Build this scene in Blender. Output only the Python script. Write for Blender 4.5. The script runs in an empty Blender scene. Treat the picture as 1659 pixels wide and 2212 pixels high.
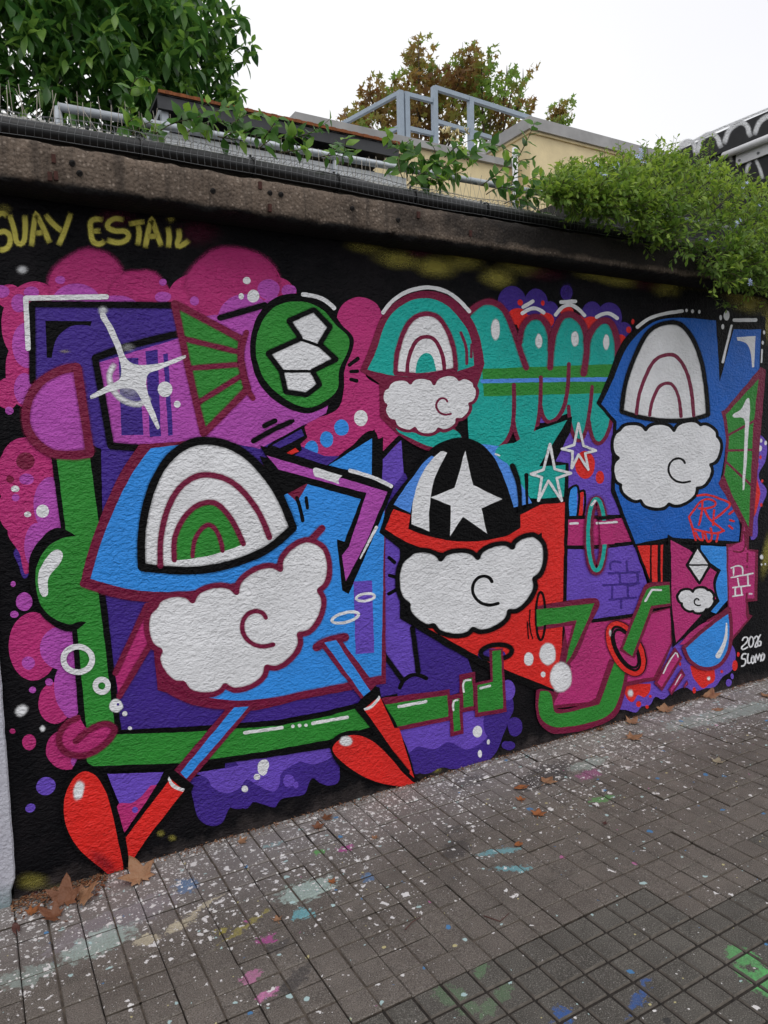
import bpy, bmesh, math, random
import numpy as np
from mathutils import Vector, Matrix
from mathutils.geometry import tessellate_polygon
random.seed(7); rng = np.random.default_rng(7)
S = bpy.context.scene
COL = S.collection

# ---------------------------------------------------------------- camera
FX, CX0, CY0 = 1560.0, 829.5, 1106.0          # focal length in tracing units (picture 1659 wide)
EYE = Vector((0.0, -2.876, 1.62))
AX = np.array([[0.86632815, -0.06522699, 0.49519791],
               [-0.49885961, -0.06378495, 0.86433244],
               [-0.02479162, -0.99582976, -0.08779781]])   # columns: camera right, down, forward in the world
cam_d = bpy.data.cameras.new('camera'); cam = bpy.data.objects.new('camera', cam_d); COL.objects.link(cam)
Rm = Matrix([[AX[i][0], -AX[i][1], -AX[i][2]] for i in range(3)])
cam.matrix_world = Matrix.Translation(EYE) @ Rm.to_4x4()
cam_d.sensor_fit = 'HORIZONTAL'; cam_d.sensor_width = 36.0; cam_d.lens = 36.0 * FX / 1659.0
cam_d.clip_start = 0.05; cam_d.clip_end = 400.0
S.camera = cam

# ---------------------------------------------------------------- overcast sky, soft sun, exposure
SUN_EL, SUN_AZ = math.radians(58), math.radians(205)
w = bpy.data.worlds.new('World'); S.world = w; w.use_nodes = True
nt = w.node_tree; nt.nodes.clear()
out = nt.nodes.new('ShaderNodeOutputWorld'); bg = nt.nodes.new('ShaderNodeBackground')
sky = nt.nodes.new('ShaderNodeTexSky'); sky.sky_type = 'NISHITA'; sky.sun_disc = False
sky.sun_elevation = SUN_EL; sky.sun_rotation = SUN_AZ
mixw = nt.nodes.new('ShaderNodeMix'); mixw.data_type = 'RGBA'
noi = nt.nodes.new('ShaderNodeTexNoise'); noi.inputs['Scale'].default_value = 1.6; noi.inputs['Detail'].default_value = 3
rampw = nt.nodes.new('ShaderNodeValToRGB')
rampw.color_ramp.elements[0].position = 0.3; rampw.color_ramp.elements[0].color = (0.88, 0.88, 0.925, 1)
rampw.color_ramp.elements[1].position = 0.7; rampw.color_ramp.elements[1].color = (1.0, 1.0, 1.0, 1)
scl = nt.nodes.new('ShaderNodeVectorMath'); scl.operation = 'SCALE'; scl.inputs['Scale'].default_value = 11.5
mixw.inputs['Factor'].default_value = 0.94          # a closed cloud deck over the blue
nt.links.new(noi.outputs['Fac'], rampw.inputs['Fac'])
nt.links.new(rampw.outputs['Color'], scl.inputs[0])
nt.links.new(sky.outputs['Color'], mixw.inputs[6]); nt.links.new(scl.outputs['Vector'], mixw.inputs[7])
nt.links.new(mixw.outputs[2], bg.inputs['Color']); bg.inputs['Strength'].default_value = 0.096
nt.links.new(bg.outputs['Background'], out.inputs['Surface'])
sd = bpy.data.lights.new('sun', 'SUN'); sd.energy = 0.9; sd.angle = math.radians(35); sd.color = (1.0, 0.97, 0.93)
sun = bpy.data.objects.new('sun', sd); COL.objects.link(sun)
dirv = Vector((math.sin(SUN_AZ) * math.cos(SUN_EL), math.cos(SUN_AZ) * math.cos(SUN_EL), math.sin(SUN_EL)))
sun.rotation_euler = dirv.to_track_quat('Z', 'Y').to_euler()
S.view_settings.view_transform = 'Standard'; S.view_settings.look = 'None'
S.view_settings.exposure = 0.0; S.view_settings.gamma = 1.0; S.view_settings.use_curve_mapping = False

S.cycles.max_bounces = 6; S.cycles.diffuse_bounces = 3; S.cycles.glossy_bounces = 2; S.cycles.transparent_max_bounces = 24

# ---------------------------------------------------------------- measuring: sight lines onto planes of the place
def ray(x, y):
    return AX @ np.array([(x - CX0) / FX, (y - CY0) / FX, 1.0])
def on_y(x, y, Y):
    r = ray(x, y); t = (Y - EYE.y) / r[1]; return Vector((r[0] * t, Y, EYE.z + r[2] * t))
def on_x(x, y, X):
    r = ray(x, y); t = (X - EYE.x) / r[0]; return Vector((X, EYE.y + r[1] * t, EYE.z + r[2] * t))
def on_z(x, y, Z=0.0):
    r = ray(x, y); t = (Z - EYE.z) / r[2]; return Vector((r[0] * t, EYE.y + r[1] * t, Z))

# ---------------------------------------------------------------- object helpers
def link(o, parent=None):
    COL.objects.link(o)
    if parent is not None: o.parent = parent
    return o
def tag(o, label=None, cat=None, group=None, kind=None):
    if label: o['label'] = label
    if cat: o['category'] = cat
    if group: o['group'] = group
    if kind: o['kind'] = kind
    return o
def empty(name, loc=(0, 0, 0)):
    o = bpy.data.objects.new(name, None); o.location = loc; o.empty_display_size = 0.1
    return link(o)
def mesh_obj(name, verts, faces, mats, parent=None, midx=None, smooth=False):
    me = bpy.data.meshes.new(name)
    me.from_pydata([tuple(v) for v in verts], [], [tuple(f) for f in faces])
    for m in (mats if isinstance(mats, (list, tuple)) else [mats]): me.materials.append(m)
    if midx is not None: me.polygons.foreach_set('material_index', midx)
    if smooth: me.polygons.foreach_set('use_smooth', [True] * len(me.polygons))
    me.update()
    o = bpy.data.objects.new(name, me)
    return link(o, parent)
class MB:
    """collects boxes, tubes and sheets of one part"""
    def __init__(s): s.v = []; s.f = []; s.m = []
    def add(s, verts, faces, m=0):
        b = len(s.v); s.v += [tuple(v) for v in verts]; s.f += [tuple(i + b for i in f) for f in faces]; s.m += [m] * len(faces)
    def box(s, a, b, m=0):
        x0, y0, z0 = a; x1, y1, z1 = b
        s.add([(x0, y0, z0), (x1, y0, z0), (x1, y1, z0), (x0, y1, z0), (x0, y0, z1), (x1, y0, z1), (x1, y1, z1), (x0, y1, z1)],
              [(0, 3, 2, 1), (4, 5, 6, 7), (0, 1, 5, 4), (1, 2, 6, 5), (2, 3, 7, 6), (3, 0, 4, 7)], m)
    def bar(s, p, q, wx, wy=None, m=0):
        """square bar from p to q"""
        p = Vector(p); q = Vector(q); d = (q - p).normalized(); wy = wy or wx
        u = d.cross(Vector((0, 0, 1)))
        if u.length < 1e-3: u = Vector((1, 0, 0))
        u.normalize(); v = d.cross(u)
        vs = [e + u * (a * wx / 2) + v * (b * wy / 2) for e in (p, q) for a, b in ((-1, -1), (1, -1), (1, 1), (-1, 1))]
        s.add(vs, [(3, 2, 1, 0), (4, 5, 6, 7), (0, 1, 5, 4), (1, 2, 6, 5), (2, 3, 7, 6), (3, 0, 4, 7)], m)
    def tube(s, pts, r, n=8, m=0, cap=True):
        pts = [Vector(p) for p in pts]; rs = r if isinstance(r, (list, tuple)) else [r] * len(pts)
        b = len(s.v); prev = None
        for i, p in enumerate(pts):
            d = (pts[min(i + 1, len(pts) - 1)] - pts[max(i - 1, 0)]).normalized()
            u = prev if prev is not None else (Vector((0, 0, 1)) if abs(d.z) < .9 else Vector((1, 0, 0)))
            u = (u - d * u.dot(d)).normalized(); prev = u; v = d.cross(u)
            for k in range(n):
                a = 2 * math.pi * k / n; s.v.append(tuple(p + (u * math.cos(a) + v * math.sin(a)) * rs[i]))
        for i in range(len(pts) - 1):
            for k in range(n):
                k2 = (k + 1) % n; s.f.append((b + i * n + k, b + i * n + k2, b + (i + 1) * n + k2, b + (i + 1) * n + k)); s.m.append(m)
        if cap:
            s.f.append(tuple(b + k for k in range(n))[::-1]); s.m.append(m)
            e = b + (len(pts) - 1) * n; s.f.append(tuple(e + k for k in range(n))); s.m.append(m)
    def build(s, name, mats, parent=None, smooth=False):
        return mesh_obj(name, s.v, s.f, mats, parent, s.m, smooth)

# ---------------------------------------------------------------- materials
def lin(c):
    return tuple(((v / 255) / 12.92 if v / 255 <= .04045 else ((v / 255 + .055) / 1.055) ** 2.4) for v in c)
class NT:
    def __init__(s, name):
        s.mat = bpy.data.materials.new(name); s.mat.use_nodes = True; s.t = s.mat.node_tree
        s.b = s.t.nodes['Principled BSDF']; s.out = s.t.nodes['Material Output']
    def n(s, typ, **kw):
        o = s.t.nodes.new(typ)
        for k, v in kw.items():
            if k == 'inp':
                for kk, vv in v.items(): s.set(o.inputs[kk], vv)
            else: setattr(o, k, v)
        return o
    def set(s, sock, v):
        if isinstance(v, bpy.types.NodeSocket): s.t.links.new(v, sock)
        else: sock.default_value = v
    def math(s, op, a, b=None, c=None, clamp=False):
        o = s.t.nodes.new('ShaderNodeMath'); o.operation = op; o.use_clamp = clamp
        for i, v in enumerate((a, b, c)):
            if v is not None: s.set(o.inputs[i], v)
        return o.outputs[0]
    def mix(s, f, a, b):
        o = s.t.nodes.new('ShaderNodeMix'); o.data_type = 'RGBA'
        for i, v in ((0, f), (6, a), (7, b)):
            if isinstance(v, tuple) and len(v) == 3: v = v + (1,)
            s.set(o.inputs[i], v)
        return o.outputs[2]
    def noise(s, vec, scale, detail=3, rough=.55, dist=0):
        o = s.n('ShaderNodeTexNoise', inp={'Scale': scale, 'Detail': detail, 'Roughness': rough, 'Distortion': dist})
        if vec is not None: s.t.links.new(vec, o.inputs['Vector'])
        return o.outputs['Fac']
    def ramp(s, f, lo, hi):
        o = s.n('ShaderNodeMapRange', inp={'Value': f, 'From Min': lo, 'From Max': hi}); o.clamp = True
        return o.outputs['Result']
    def pos(s):
        return s.n('ShaderNodeNewGeometry').outputs['Position']
    def obj(s):
        return s.n('ShaderNodeTexCoord').outputs['Object']
    def bump(s, h, strength, dist, prev=None):
        o = s.n('ShaderNodeBump', inp={'Strength': strength, 'Distance': dist, 'Height': h})
        if prev is not None: s.t.links.new(prev, o.inputs['Normal'])
        return o.outputs['Normal']

def stucco(N, amp=1.0):
    """the trowelled render under every coat of paint: lumpy, slightly drawn out sideways"""
    p = N.obj()
    mp = N.n('ShaderNodeMapping', inp={'Vector': p, 'Scale': (0.8, 1.0, 1.25)}).outputs[0]
    a = N.noise(mp, 62, 2, .5, .6); b = N.noise(mp, 150, 2, .5); c = N.noise(p, 9, 2)
    h = N.math('ADD', N.math('ADD', a, N.math('MULTIPLY', b, .35)), N.math('MULTIPLY', c, .8))
    return N.bump(h, N.math('MULTIPLY_ADD', N.ramp(N.noise(p, 2.2, 3), .3, .7), .45, .5), 0.014)
_paint = {}
def paint(rgb, soft=False):
    key = (rgb, soft)
    if key in _paint: return _paint[key]
    N = NT('wall_paint'); c = tuple(min(.86, v * 1.12) for v in lin(rgb))
    p = N.obj()
    f = N.ramp(N.noise(p, 5, 5, .65), .35, .7); g = N.ramp(N.noise(p, 60, 3, .7), .62, .8)
    col = N.mix(N.math('MULTIPLY', f, .55), c, tuple(v * .68 for v in c))
    col = N.mix(N.math('MULTIPLY', g, .3), col, tuple(v * .5 + .003 for v in c))
    N.set(N.b.inputs['Base Color'], col)
    N.b.inputs['Roughness'].default_value = .5; N.b.inputs['Specular IOR Level'].default_value = .09 if sum(c) < .03 else .3
    N.set(N.b.inputs['Normal'], stucco(N))
    if soft:
        at = N.n('ShaderNodeAttribute', attribute_name='cover').outputs['Fac']
        sp = N.noise(p, 650, 2, .6)
        a = N.math('ADD', at, N.math('MULTIPLY', N.math('SUBTRACT', sp, .5), N.math('MULTIPLY', N.math('MULTIPLY', at, N.math('SUBTRACT', 1.0, at)), 2.0)), clamp=True)
        tr = N.n('ShaderNodeBsdfTransparent'); mx = N.n('ShaderNodeMixShader')
        N.set(mx.inputs[0], a); N.t.links.new(tr.outputs[0], mx.inputs[1]); N.t.links.new(N.b.outputs[0], mx.inputs[2])
        N.t.links.new(mx.outputs[0], N.out.inputs['Surface'])
    _paint[key] = N.mat
    return N.mat
def simple(name, rgb, rough=.6, metal=0.0, nscale=0, namp=.25, bump=0, bscale=200, spec=.4, lin_in=False):
    N = NT(name); c = rgb if lin_in else lin(rgb)
    if nscale:
        f = N.ramp(N.noise(N.obj(), nscale, 4, .65), .3, .7)
        N.set(N.b.inputs['Base Color'], N.mix(f, tuple(v * (1 - namp) for v in c), tuple(min(1, v * (1 + namp)) for v in c)))
    else: N.b.inputs['Base Color'].default_value = c + (1,)
    N.b.inputs['Roughness'].default_value = rough; N.b.inputs['Metallic'].default_value = metal
    N.b.inputs['Specular IOR Level'].default_value = spec
    if bump: N.set(N.b.inputs['Normal'], N.bump(N.noise(N.obj(), bscale, 3, .6), .6, bump))
    return N.mat

# ---------------------------------------------------------------- pavement
STAINED = []
def pavement_material(name, base, worn, stained=True):
    N = NT(name); P = N.pos()
    rnd = N.n('ShaderNodeObjectInfo').outputs['Random']
    mott = N.noise(P, 7, 5, .65); fine = N.noise(P, 260, 2, .6); grit = N.noise(P, 90, 3, .6)
    col = N.mix(N.ramp(mott, .3, .72), tuple(v * .72 for v in base), tuple(v * 1.28 for v in base))
    big = N.noise(P, 1.7, 5, .7)
    col = N.mix(N.math('MULTIPLY', N.ramp(big, .5, .72), .55), col, tuple(v * .45 for v in base))
    col = N.mix(N.math('MULTIPLY', N.ramp(big, .44, .3), .35), col, tuple(v * f for v, f in zip(base, (1.55, 1.45, 1.35))))
    col = N.mix(N.math('MULTIPLY', N.ramp(rnd, .0, 1.), .4), col, tuple(v * f for v, f in zip(base, (.62, .6, .6))))
    col = N.mix(N.math('MULTIPLY', N.ramp(fine, .55, .68), .55), col, (.30, .28, .255))
    col = N.mix(N.math('MULTIPLY', N.ramp(fine, .46, .34), .65), col, (.022, .02, .018))
    sx = N.n('ShaderNodeSeparateXYZ', inp={'Vector': P}); X, Y = sx.outputs[0], sx.outputs[1]
    # dusty, paint-misted strip along the wall foot
    near = N.ramp(N.math('ADD', Y, N.math('MULTIPLY', N.noise(P, 3, 3), .35)), -.38, .22)
    col = N.mix(N.math('MULTIPLY', near, .5), col, (.34, .31, .31))
    wob = N.n('ShaderNodeTexNoise', inp={'Vector': P, 'Scale': 26.0, 'Detail': 4.0, 'Roughness': .7})
    wobv = N.n('ShaderNodeVectorMath', operation='MULTIPLY_ADD', inp={0: wob.outputs['Color'], 1: (.10, .10, 0), 2: P}).outputs[0]
    edge = N.noise(P, 34, 5, .75); brk = N.noise(P, 120, 3, .7)
    def stain(c, px, py, rx, ry, ang, op, rough=.85, tear=.65):
        """one spill of paint: a torn ellipse lying on the slabs"""
        nonlocal col
        g = on_z(px, py)
        v = N.n('ShaderNodeVectorMath', operation='SUBTRACT', inp={0: wobv, 1: (g.x + .05, g.y + .05, 0)}).outputs[0]
        m = N.n('ShaderNodeMapping', vector_type='TEXTURE', inp={'Vector': v, 'Rotation': (0, 0, math.radians(ang)), 'Scale': (rx, ry, 50.)}).outputs[0]
        d = N.n('ShaderNodeVectorMath', operation='LENGTH', inp={0: m}).outputs['Value']
        d = N.math('ADD', d, N.math('MULTIPLY', N.math('SUBTRACT', edge, .5), rough * 2.2))
        k = N.ramp(d, 1.0, .78)
        k = N.math('MULTIPLY', k, N.math('SUBTRACT', 1.0, N.math('MULTIPLY', N.ramp(brk, .5 - .25 * tear, .75), tear)))
        col = N.mix(N.math('MULTIPLY', k, op), col, c)
    mint, cream, pinkc, cyan = (.36, .46, .42), (.52, .46, .33), (.62, .2, .42), (.16, .47, .53)
    blu, magc, yel, grn, blk, lil = (.06, .18, .38), (.45, .06, .3), (.42, .36, .05), (.09, .36, .08), (.02, .02, .024), (.30, .27, .32)
    stains = [(lil, 250, 1990, .26, .08, 10, .4), (mint, 215, 2035, .13, .07, 8, .8), (mint, 665, 1922, .12, .065, 0, .9),
              (cream, 395, 1995, .07, .03, 25, .9), (cream, 440, 1955, .09, .012, 18, .85), (cream, 315, 2030, .045, .03, -20, .85),
              (blu, 400, 1915, .05, .05, 30, .7), (pinkc, 577, 2150, .04, .022, 0, .8), (pinkc, 545, 2110, .035, .02, 20, .6),
              (magc, 575, 2028, .035, .025, 15, .75), (magc, 750, 1832, .035, .02, 0, .8), (grn, 692, 1840, .03, .02, 0, .85),
              (cyan, 655, 1975, .035, .04, 60, .75), (cyan, 1080, 1840, .1, .02, -18, .6), (cyan, 1105, 1876, .09, .02, -30, .65),
              (blk, 1180, 1675, .22, .09, 12, .75), (magc, 1272, 1672, .09, .04, 10, .45), (mint, 1270, 1650, .14, .05, 0, .5),
              (blk, 1010, 1690, .12, .05, 5, .5), (blk, 985, 1835, .09, .05, 20, .6), (blk, 640, 2115, .09, .03, 30, .6),
              (grn, 1300, 1725, .08, .025, -8, .6), (blk, 985, 1790, .08, .03, 12, .45), (yel, 530, 2000, .12, .014, 22, .5),
              (yel, 478, 2010, .03, .014, 10, .7), (mint, 1560, 1545, .5, .09, -6, .5), (mint, 60, 2110, .09, .05, 0, .5),
              (blu, 795, 1895, .03, .02, 15, .7), (blk, 600, 2045, .05, .02, 0, .6), (cyan, 590, 1825, .05, .02, 0, .35),
              ((.1, .42, .12), 1600, 2062, .055, .045, 30, .7, .3), ((.1, .42, .12), 1640, 2085, .07, .02, 60, .65, .3), ((.1, .42, .12), 1615, 2110, .06, .02, 70, .65, .3),
              ((.1, .42, .12), 1655, 2120, .07, .05, 10, .75, .3), ((.12, .30, .12), 1040, 2090, .06, .02, 40, .4), ((.12, .3, .12), 1070, 2160, .1, .025, 20, .3),
              ((.12, .3, .12), 985, 2160, .04, .09, 20, .3), ((.02, .1, .35), 1215, 2195, .04, .03, 0, .8), ((.02, .1, .35), 1380, 2155, .1, .012, 25, .7)]
    for a in (stains[:30] if worn else stains[30:]):
        if stained: stain(*a); g = on_z(a[1], a[2]); STAINED.append((g.x, g.y, max(a[3], a[4]) * 1.5 + .16))
    # flicked drops, several sizes and colours
    dens_f = N.noise(P, 2.3, 3, .6)
    def drops(scale, c, dens, r0, r1, seed, op=1.0, nearw=0.0, warp=.35):
        nonlocal col
        off = N.n('ShaderNodeVectorMath', operation='MULTIPLY_ADD', inp={0: wob.outputs['Color'], 1: (warp / scale, warp / scale, 0), 2: P}).outputs[0]
        mp = N.n('ShaderNodeMapping', inp={'Vector': off, 'Location': (seed * 1.37, seed * .71, 0), 'Scale': (1, 1.15, 0)}).outputs[0]
        vo = N.n('ShaderNodeTexVoronoi', voronoi_dimensions='2D', inp={'Vector': mp, 'Scale': scale, 'Randomness': 1.0})
        sc = N.n('ShaderNodeSeparateColor', inp={'Color': vo.outputs['Color']})
        rad = N.math('MULTIPLY_ADD', N.math('POWER', sc.outputs[1], 3.0), r1 - r0, r0)
        field = N.math('ADD', N.math('MULTIPLY', dens_f, dens * 1.6), N.math('MULTIPLY', near2, nearw))
        on = N.math('LESS_THAN', sc.outputs[0], N.math('SUBTRACT', field, dens * .3))
        k = N.math('MULTIPLY', on, N.ramp(N.math('SUBTRACT', rad, vo.outputs['Distance']), 0.0, .05))
        col = N.mix(N.math('MULTIPLY', k, op), col, c)
    W = (.66, .64, .63)
    near2 = N.ramp(N.math('ADD', Y, N.math('MULTIPLY', N.math('SUBTRACT', dens_f, .5), 1.3)), -1.0, -.0)
    near2 = N.math('MULTIPLY', near2, near2)
    k_ = 1.0 if worn else .35
    drops(85, W, .05 * k_, .1, .36, 1, .85, .6, 1.6); drops(45, W, .055 * k_, .1, .44, 2, .95, .9, 1.9); drops(24, W, .055 * k_, .05, .36, 3, .95, .85, 1.8)
    drops(10, W, .05 * k_, .02, .22, 11, .9, .22, 1.6)
    drops(27, (.42, .58, .58), .09, .08, .32, 4, .8, .10, .8); drops(17, (.05, .2, .42), .10, .05, .26, 5, .8, .0, .6)
    drops(30, (.52, .46, .22), .05, .1, .28, 6, .8); drops(15, (.45, .12, .3) if worn else (.02, .02, .022), .05, .06, .22, 7, .7)
    N.set(N.b.inputs['Base Color'], col)
    N.b.inputs['Specular IOR Level'].default_value = .3
    N.set(N.b.inputs['Roughness'], N.math('MULTIPLY_ADD', mott, -.2, .82))
    h = N.math('ADD', N.math('MULTIPLY', fine, .5), N.math('MULTIPLY', grit, .9))
    N.set(N.b.inputs['Normal'], N.bump(h, .55, .0035))
    return N.mat
M_OLD = pavement_material('worn_slab_concrete', (.140, .120, .103), 1.0)
M_NEW = pavement_material('dark_slab_concrete', (.092, .085, .073), 0.0)
M_OLDP = pavement_material('worn_slab_concrete_plain', (.140, .120, .103), 1.0, False)
M_NEWP = pavement_material('dark_slab_concrete_plain', (.092, .085, .073), 0.0, False)
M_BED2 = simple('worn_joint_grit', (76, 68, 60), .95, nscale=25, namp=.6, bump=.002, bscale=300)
M_EDGE = simple('slab_edge_highlight', (98, 92, 85), .85, nscale=40, namp=.35)  # highlight on the slab bevels, put into the colour as paler concrete
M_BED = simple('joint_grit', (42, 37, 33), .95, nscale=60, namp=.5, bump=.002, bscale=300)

def slab_mesh(name, mat, groove, depth, bev, seed, chip, gd=0):
    """a 20 cm cement slab pressed into four 10 cm squares"""
    r = random.Random(seed); v = []; f = []; mi = []
    half = .1 - (.0036 if depth > .006 else .0016)
    for qx in (-1, 1):
        for qy in (-1, 1):
            x0, x1 = sorted((qx * groove / 2, qx * half)); y0, y1 = sorted((qy * groove / 2, qy * half))
            b = len(v); top = r.uniform(-.0008, .0008)
            j = lambda a=.0012: r.uniform(-a, a) * chip
            lo = [(x0, y0), (x1, y0), (x1, y1), (x0, y1)]
            v += [(x, y, -depth) for x, y in lo]
            t = bev
            v += [(x0 + t + j(), y0 + t + j(), top), (x1 - t + j(), y0 + t + j(), top), (x1 - t + j(), y1 - t + j(), top), (x0 + t + j(), y1 - t + j(), top)]
            v += [(x, y, -.03) for x, y in lo]
            f += [(b + 4, b + 5, b + 6, b + 7)]; mi.append(0)
            for k in range(4):
                k2 = (k + 1) % 4
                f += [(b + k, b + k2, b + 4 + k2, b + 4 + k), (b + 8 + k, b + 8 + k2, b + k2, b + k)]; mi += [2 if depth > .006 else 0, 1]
    b = len(v); e = .1 - .0022
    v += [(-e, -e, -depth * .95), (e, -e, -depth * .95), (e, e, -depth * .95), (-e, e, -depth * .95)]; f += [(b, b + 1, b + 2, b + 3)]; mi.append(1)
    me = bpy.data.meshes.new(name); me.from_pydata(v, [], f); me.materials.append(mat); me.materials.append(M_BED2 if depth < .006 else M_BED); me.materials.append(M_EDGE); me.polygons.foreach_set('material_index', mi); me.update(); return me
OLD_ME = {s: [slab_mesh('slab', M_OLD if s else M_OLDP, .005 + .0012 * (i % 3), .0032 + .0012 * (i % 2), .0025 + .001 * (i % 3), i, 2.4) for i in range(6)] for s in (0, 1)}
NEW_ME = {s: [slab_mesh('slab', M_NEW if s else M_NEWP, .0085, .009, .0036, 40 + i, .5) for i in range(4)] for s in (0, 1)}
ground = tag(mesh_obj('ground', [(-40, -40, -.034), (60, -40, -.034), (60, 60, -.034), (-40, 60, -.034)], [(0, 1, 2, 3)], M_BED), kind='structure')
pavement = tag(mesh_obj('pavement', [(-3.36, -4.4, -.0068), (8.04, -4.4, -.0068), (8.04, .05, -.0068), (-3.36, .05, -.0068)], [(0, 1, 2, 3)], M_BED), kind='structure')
def is_dark(x, y):
    if x < 2.04: return y < -1.157
    if x < 2.64: return y < -1.357
    return y < -1.157
X0, Y0 = .04, -.157
far_m = {0: [], 1: []}
far_v = {0: ([], []), 1: ([], [])}
for iy in range(-21, 1):
    for ix in range(-17, 40):
        cx, cy = X0 + .2 * ix + .1, Y0 + .2 * iy + .1
        if iy == 0: cy = Y0 + .1
        dark = is_dark(cx, cy); st = int(any(abs(cx - a) < r_ and abs(cy - b) < r_ for a, b, r_ in STAINED)); tmpl = random.choice((NEW_ME if dark else OLD_ME)[st])
        dz = random.uniform(-.0012, .0012) if dark else random.uniform(-.0035, .0035)
        if not dark: dz += .001
        a_ = .006 if dark else .014; tx, ty = random.uniform(-a_, a_), random.uniform(-a_, a_); rz = random.uniform(-.006, .006) + random.choice((0, math.pi / 2, math.pi, -math.pi / 2))
        # slabs the photograph shows: between the lower picture edge and the wall
        d = AX.T @ np.array([cx - EYE.x, cy - EYE.y, -EYE.z])
        px, py = (CX0 + FX * d[0] / d[2], CY0 + FX * d[1] / d[2]) if d[2] > .2 else (-9999, 0)
        M4 = Matrix.Translation((cx, cy, dz)) @ Matrix.Rotation(rz, 4, 'Z') @ Matrix.Rotation(tx, 4, 'X') @ Matrix.Rotation(ty, 4, 'Y')
        if -60 < px < 1720 and py < 2330:
            o = bpy.data.objects.new('slab', tmpl); o.matrix_world = M4; link(o, pavement)
        else:
            V, F = far_v[int(dark)]; b = len(V)
            V += [tuple(M4 @ p.co) for p in tmpl.vertices]; F += [tuple(i + b for i in q.vertices) for q in tmpl.polygons]; far_m[int(dark)] += [q.material_index for q in tmpl.polygons]
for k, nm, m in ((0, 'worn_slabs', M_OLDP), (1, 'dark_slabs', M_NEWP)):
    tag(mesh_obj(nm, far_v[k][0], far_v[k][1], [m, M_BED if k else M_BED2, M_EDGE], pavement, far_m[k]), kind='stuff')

# ---------------------------------------------------------------- the painted wall
WX0, WX1 = .045, 4.86
def wall_black():
    N = NT('wall_black_paint'); p = N.obj()
    sx = N.n('ShaderNodeSeparateXYZ', inp={'Vector': p})
    c = (.0032, .0032, .0045)
    col = N.mix(N.ramp(N.noise(p, 3.5, 5, .7), .45, .75), c, (.011, .009, .011))
    col = N.mix(N.math('MULTIPLY', N.ramp(N.noise(p, 14, 5, .7), .6, .78), .4), col, (.02, .014, .016))
    col = N.mix(N.math('MULTIPLY', N.ramp(N.math('SUBTRACT', sx.outputs[2], N.math('MULTIPLY', N.noise(p, 9, 4, .7), .26)), -.06, -.17), .55), col, (.085, .07, .068))
    N.set(N.b.inputs['Base Color'], col); N.b.inputs['Roughness'].default_value = .5
    N.b.inputs['Specular IOR Level'].default_value = .09
    N.set(N.b.inputs['Normal'], stucco(N))
    return N.mat
M_WALLB = wall_black()
wall = tag(empty('mural_wall', (0, 0, 0)), 'black rendered wall covered by a colourful spray-painted mural, with a concrete coping', 'wall', kind='thing')
m = MB(); m.box((WX0, 0, -.05), (WX1, .26, 2.56)); m.build('wall_face', M_WALLB, wall)
# coping: crumbling exposed-aggregate concrete
def coping_material():
    N = NT('coping_concrete'); p = N.obj(); sx = N.n('ShaderNodeSeparateXYZ', inp={'Vector': p})
    a = N.noise(p, 5, 5, .7); f = N.noise(p, 120, 3, .65)
    vo = N.n('ShaderNodeTexVoronoi', inp={'Vector': p, 'Scale': 75.0}); peb = vo.outputs['Distance']
    col = N.mix(N.ramp(a, .3, .7), (.075, .058, .046), (.19, .145, .112))
    sc = N.n('ShaderNodeSeparateColor', inp={'Color': vo.outputs['Color']})
    col = N.mix(N.math('MULTIPLY', N.math('GREATER_THAN', sc.outputs[0], .72), N.ramp(peb, .5, .2)), col, (.26, .21, .17))
    col = N.mix(N.math('MULTIPLY', N.ramp(f, .55, .75), .5), col, (.22, .19, .16))
    col = N.mix(N.math('MULTIPLY', N.ramp(f, .45, .3), .7), col, (.02, .016, .013))
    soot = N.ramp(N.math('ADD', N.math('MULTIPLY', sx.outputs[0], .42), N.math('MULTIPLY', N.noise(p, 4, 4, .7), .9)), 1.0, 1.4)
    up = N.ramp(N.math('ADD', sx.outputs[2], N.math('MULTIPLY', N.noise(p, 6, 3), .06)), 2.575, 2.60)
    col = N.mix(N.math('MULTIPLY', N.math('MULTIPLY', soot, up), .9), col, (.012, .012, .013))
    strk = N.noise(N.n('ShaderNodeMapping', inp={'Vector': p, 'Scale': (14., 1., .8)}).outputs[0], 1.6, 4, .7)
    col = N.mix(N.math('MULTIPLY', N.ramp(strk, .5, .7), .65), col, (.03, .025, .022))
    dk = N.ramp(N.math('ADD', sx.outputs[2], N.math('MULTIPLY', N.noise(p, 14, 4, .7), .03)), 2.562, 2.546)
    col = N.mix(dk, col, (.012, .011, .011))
    N.set(N.b.inputs['Base Color'], col); N.b.inputs['Roughness'].default_value = .92; N.b.inputs['Specular IOR Level'].default_value = .2
    h = N.math('ADD', N.math('MULTIPLY', N.noise(p, 160, 3, .7), .5), N.math('SUBTRACT', 1.0, peb))
    N.set(N.b.inputs['Normal'], N.bump(h, .7, .007))
    return N.mat
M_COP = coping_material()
CY = -.155; CZ0, CZ1 = 2.523, 2.665
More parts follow.
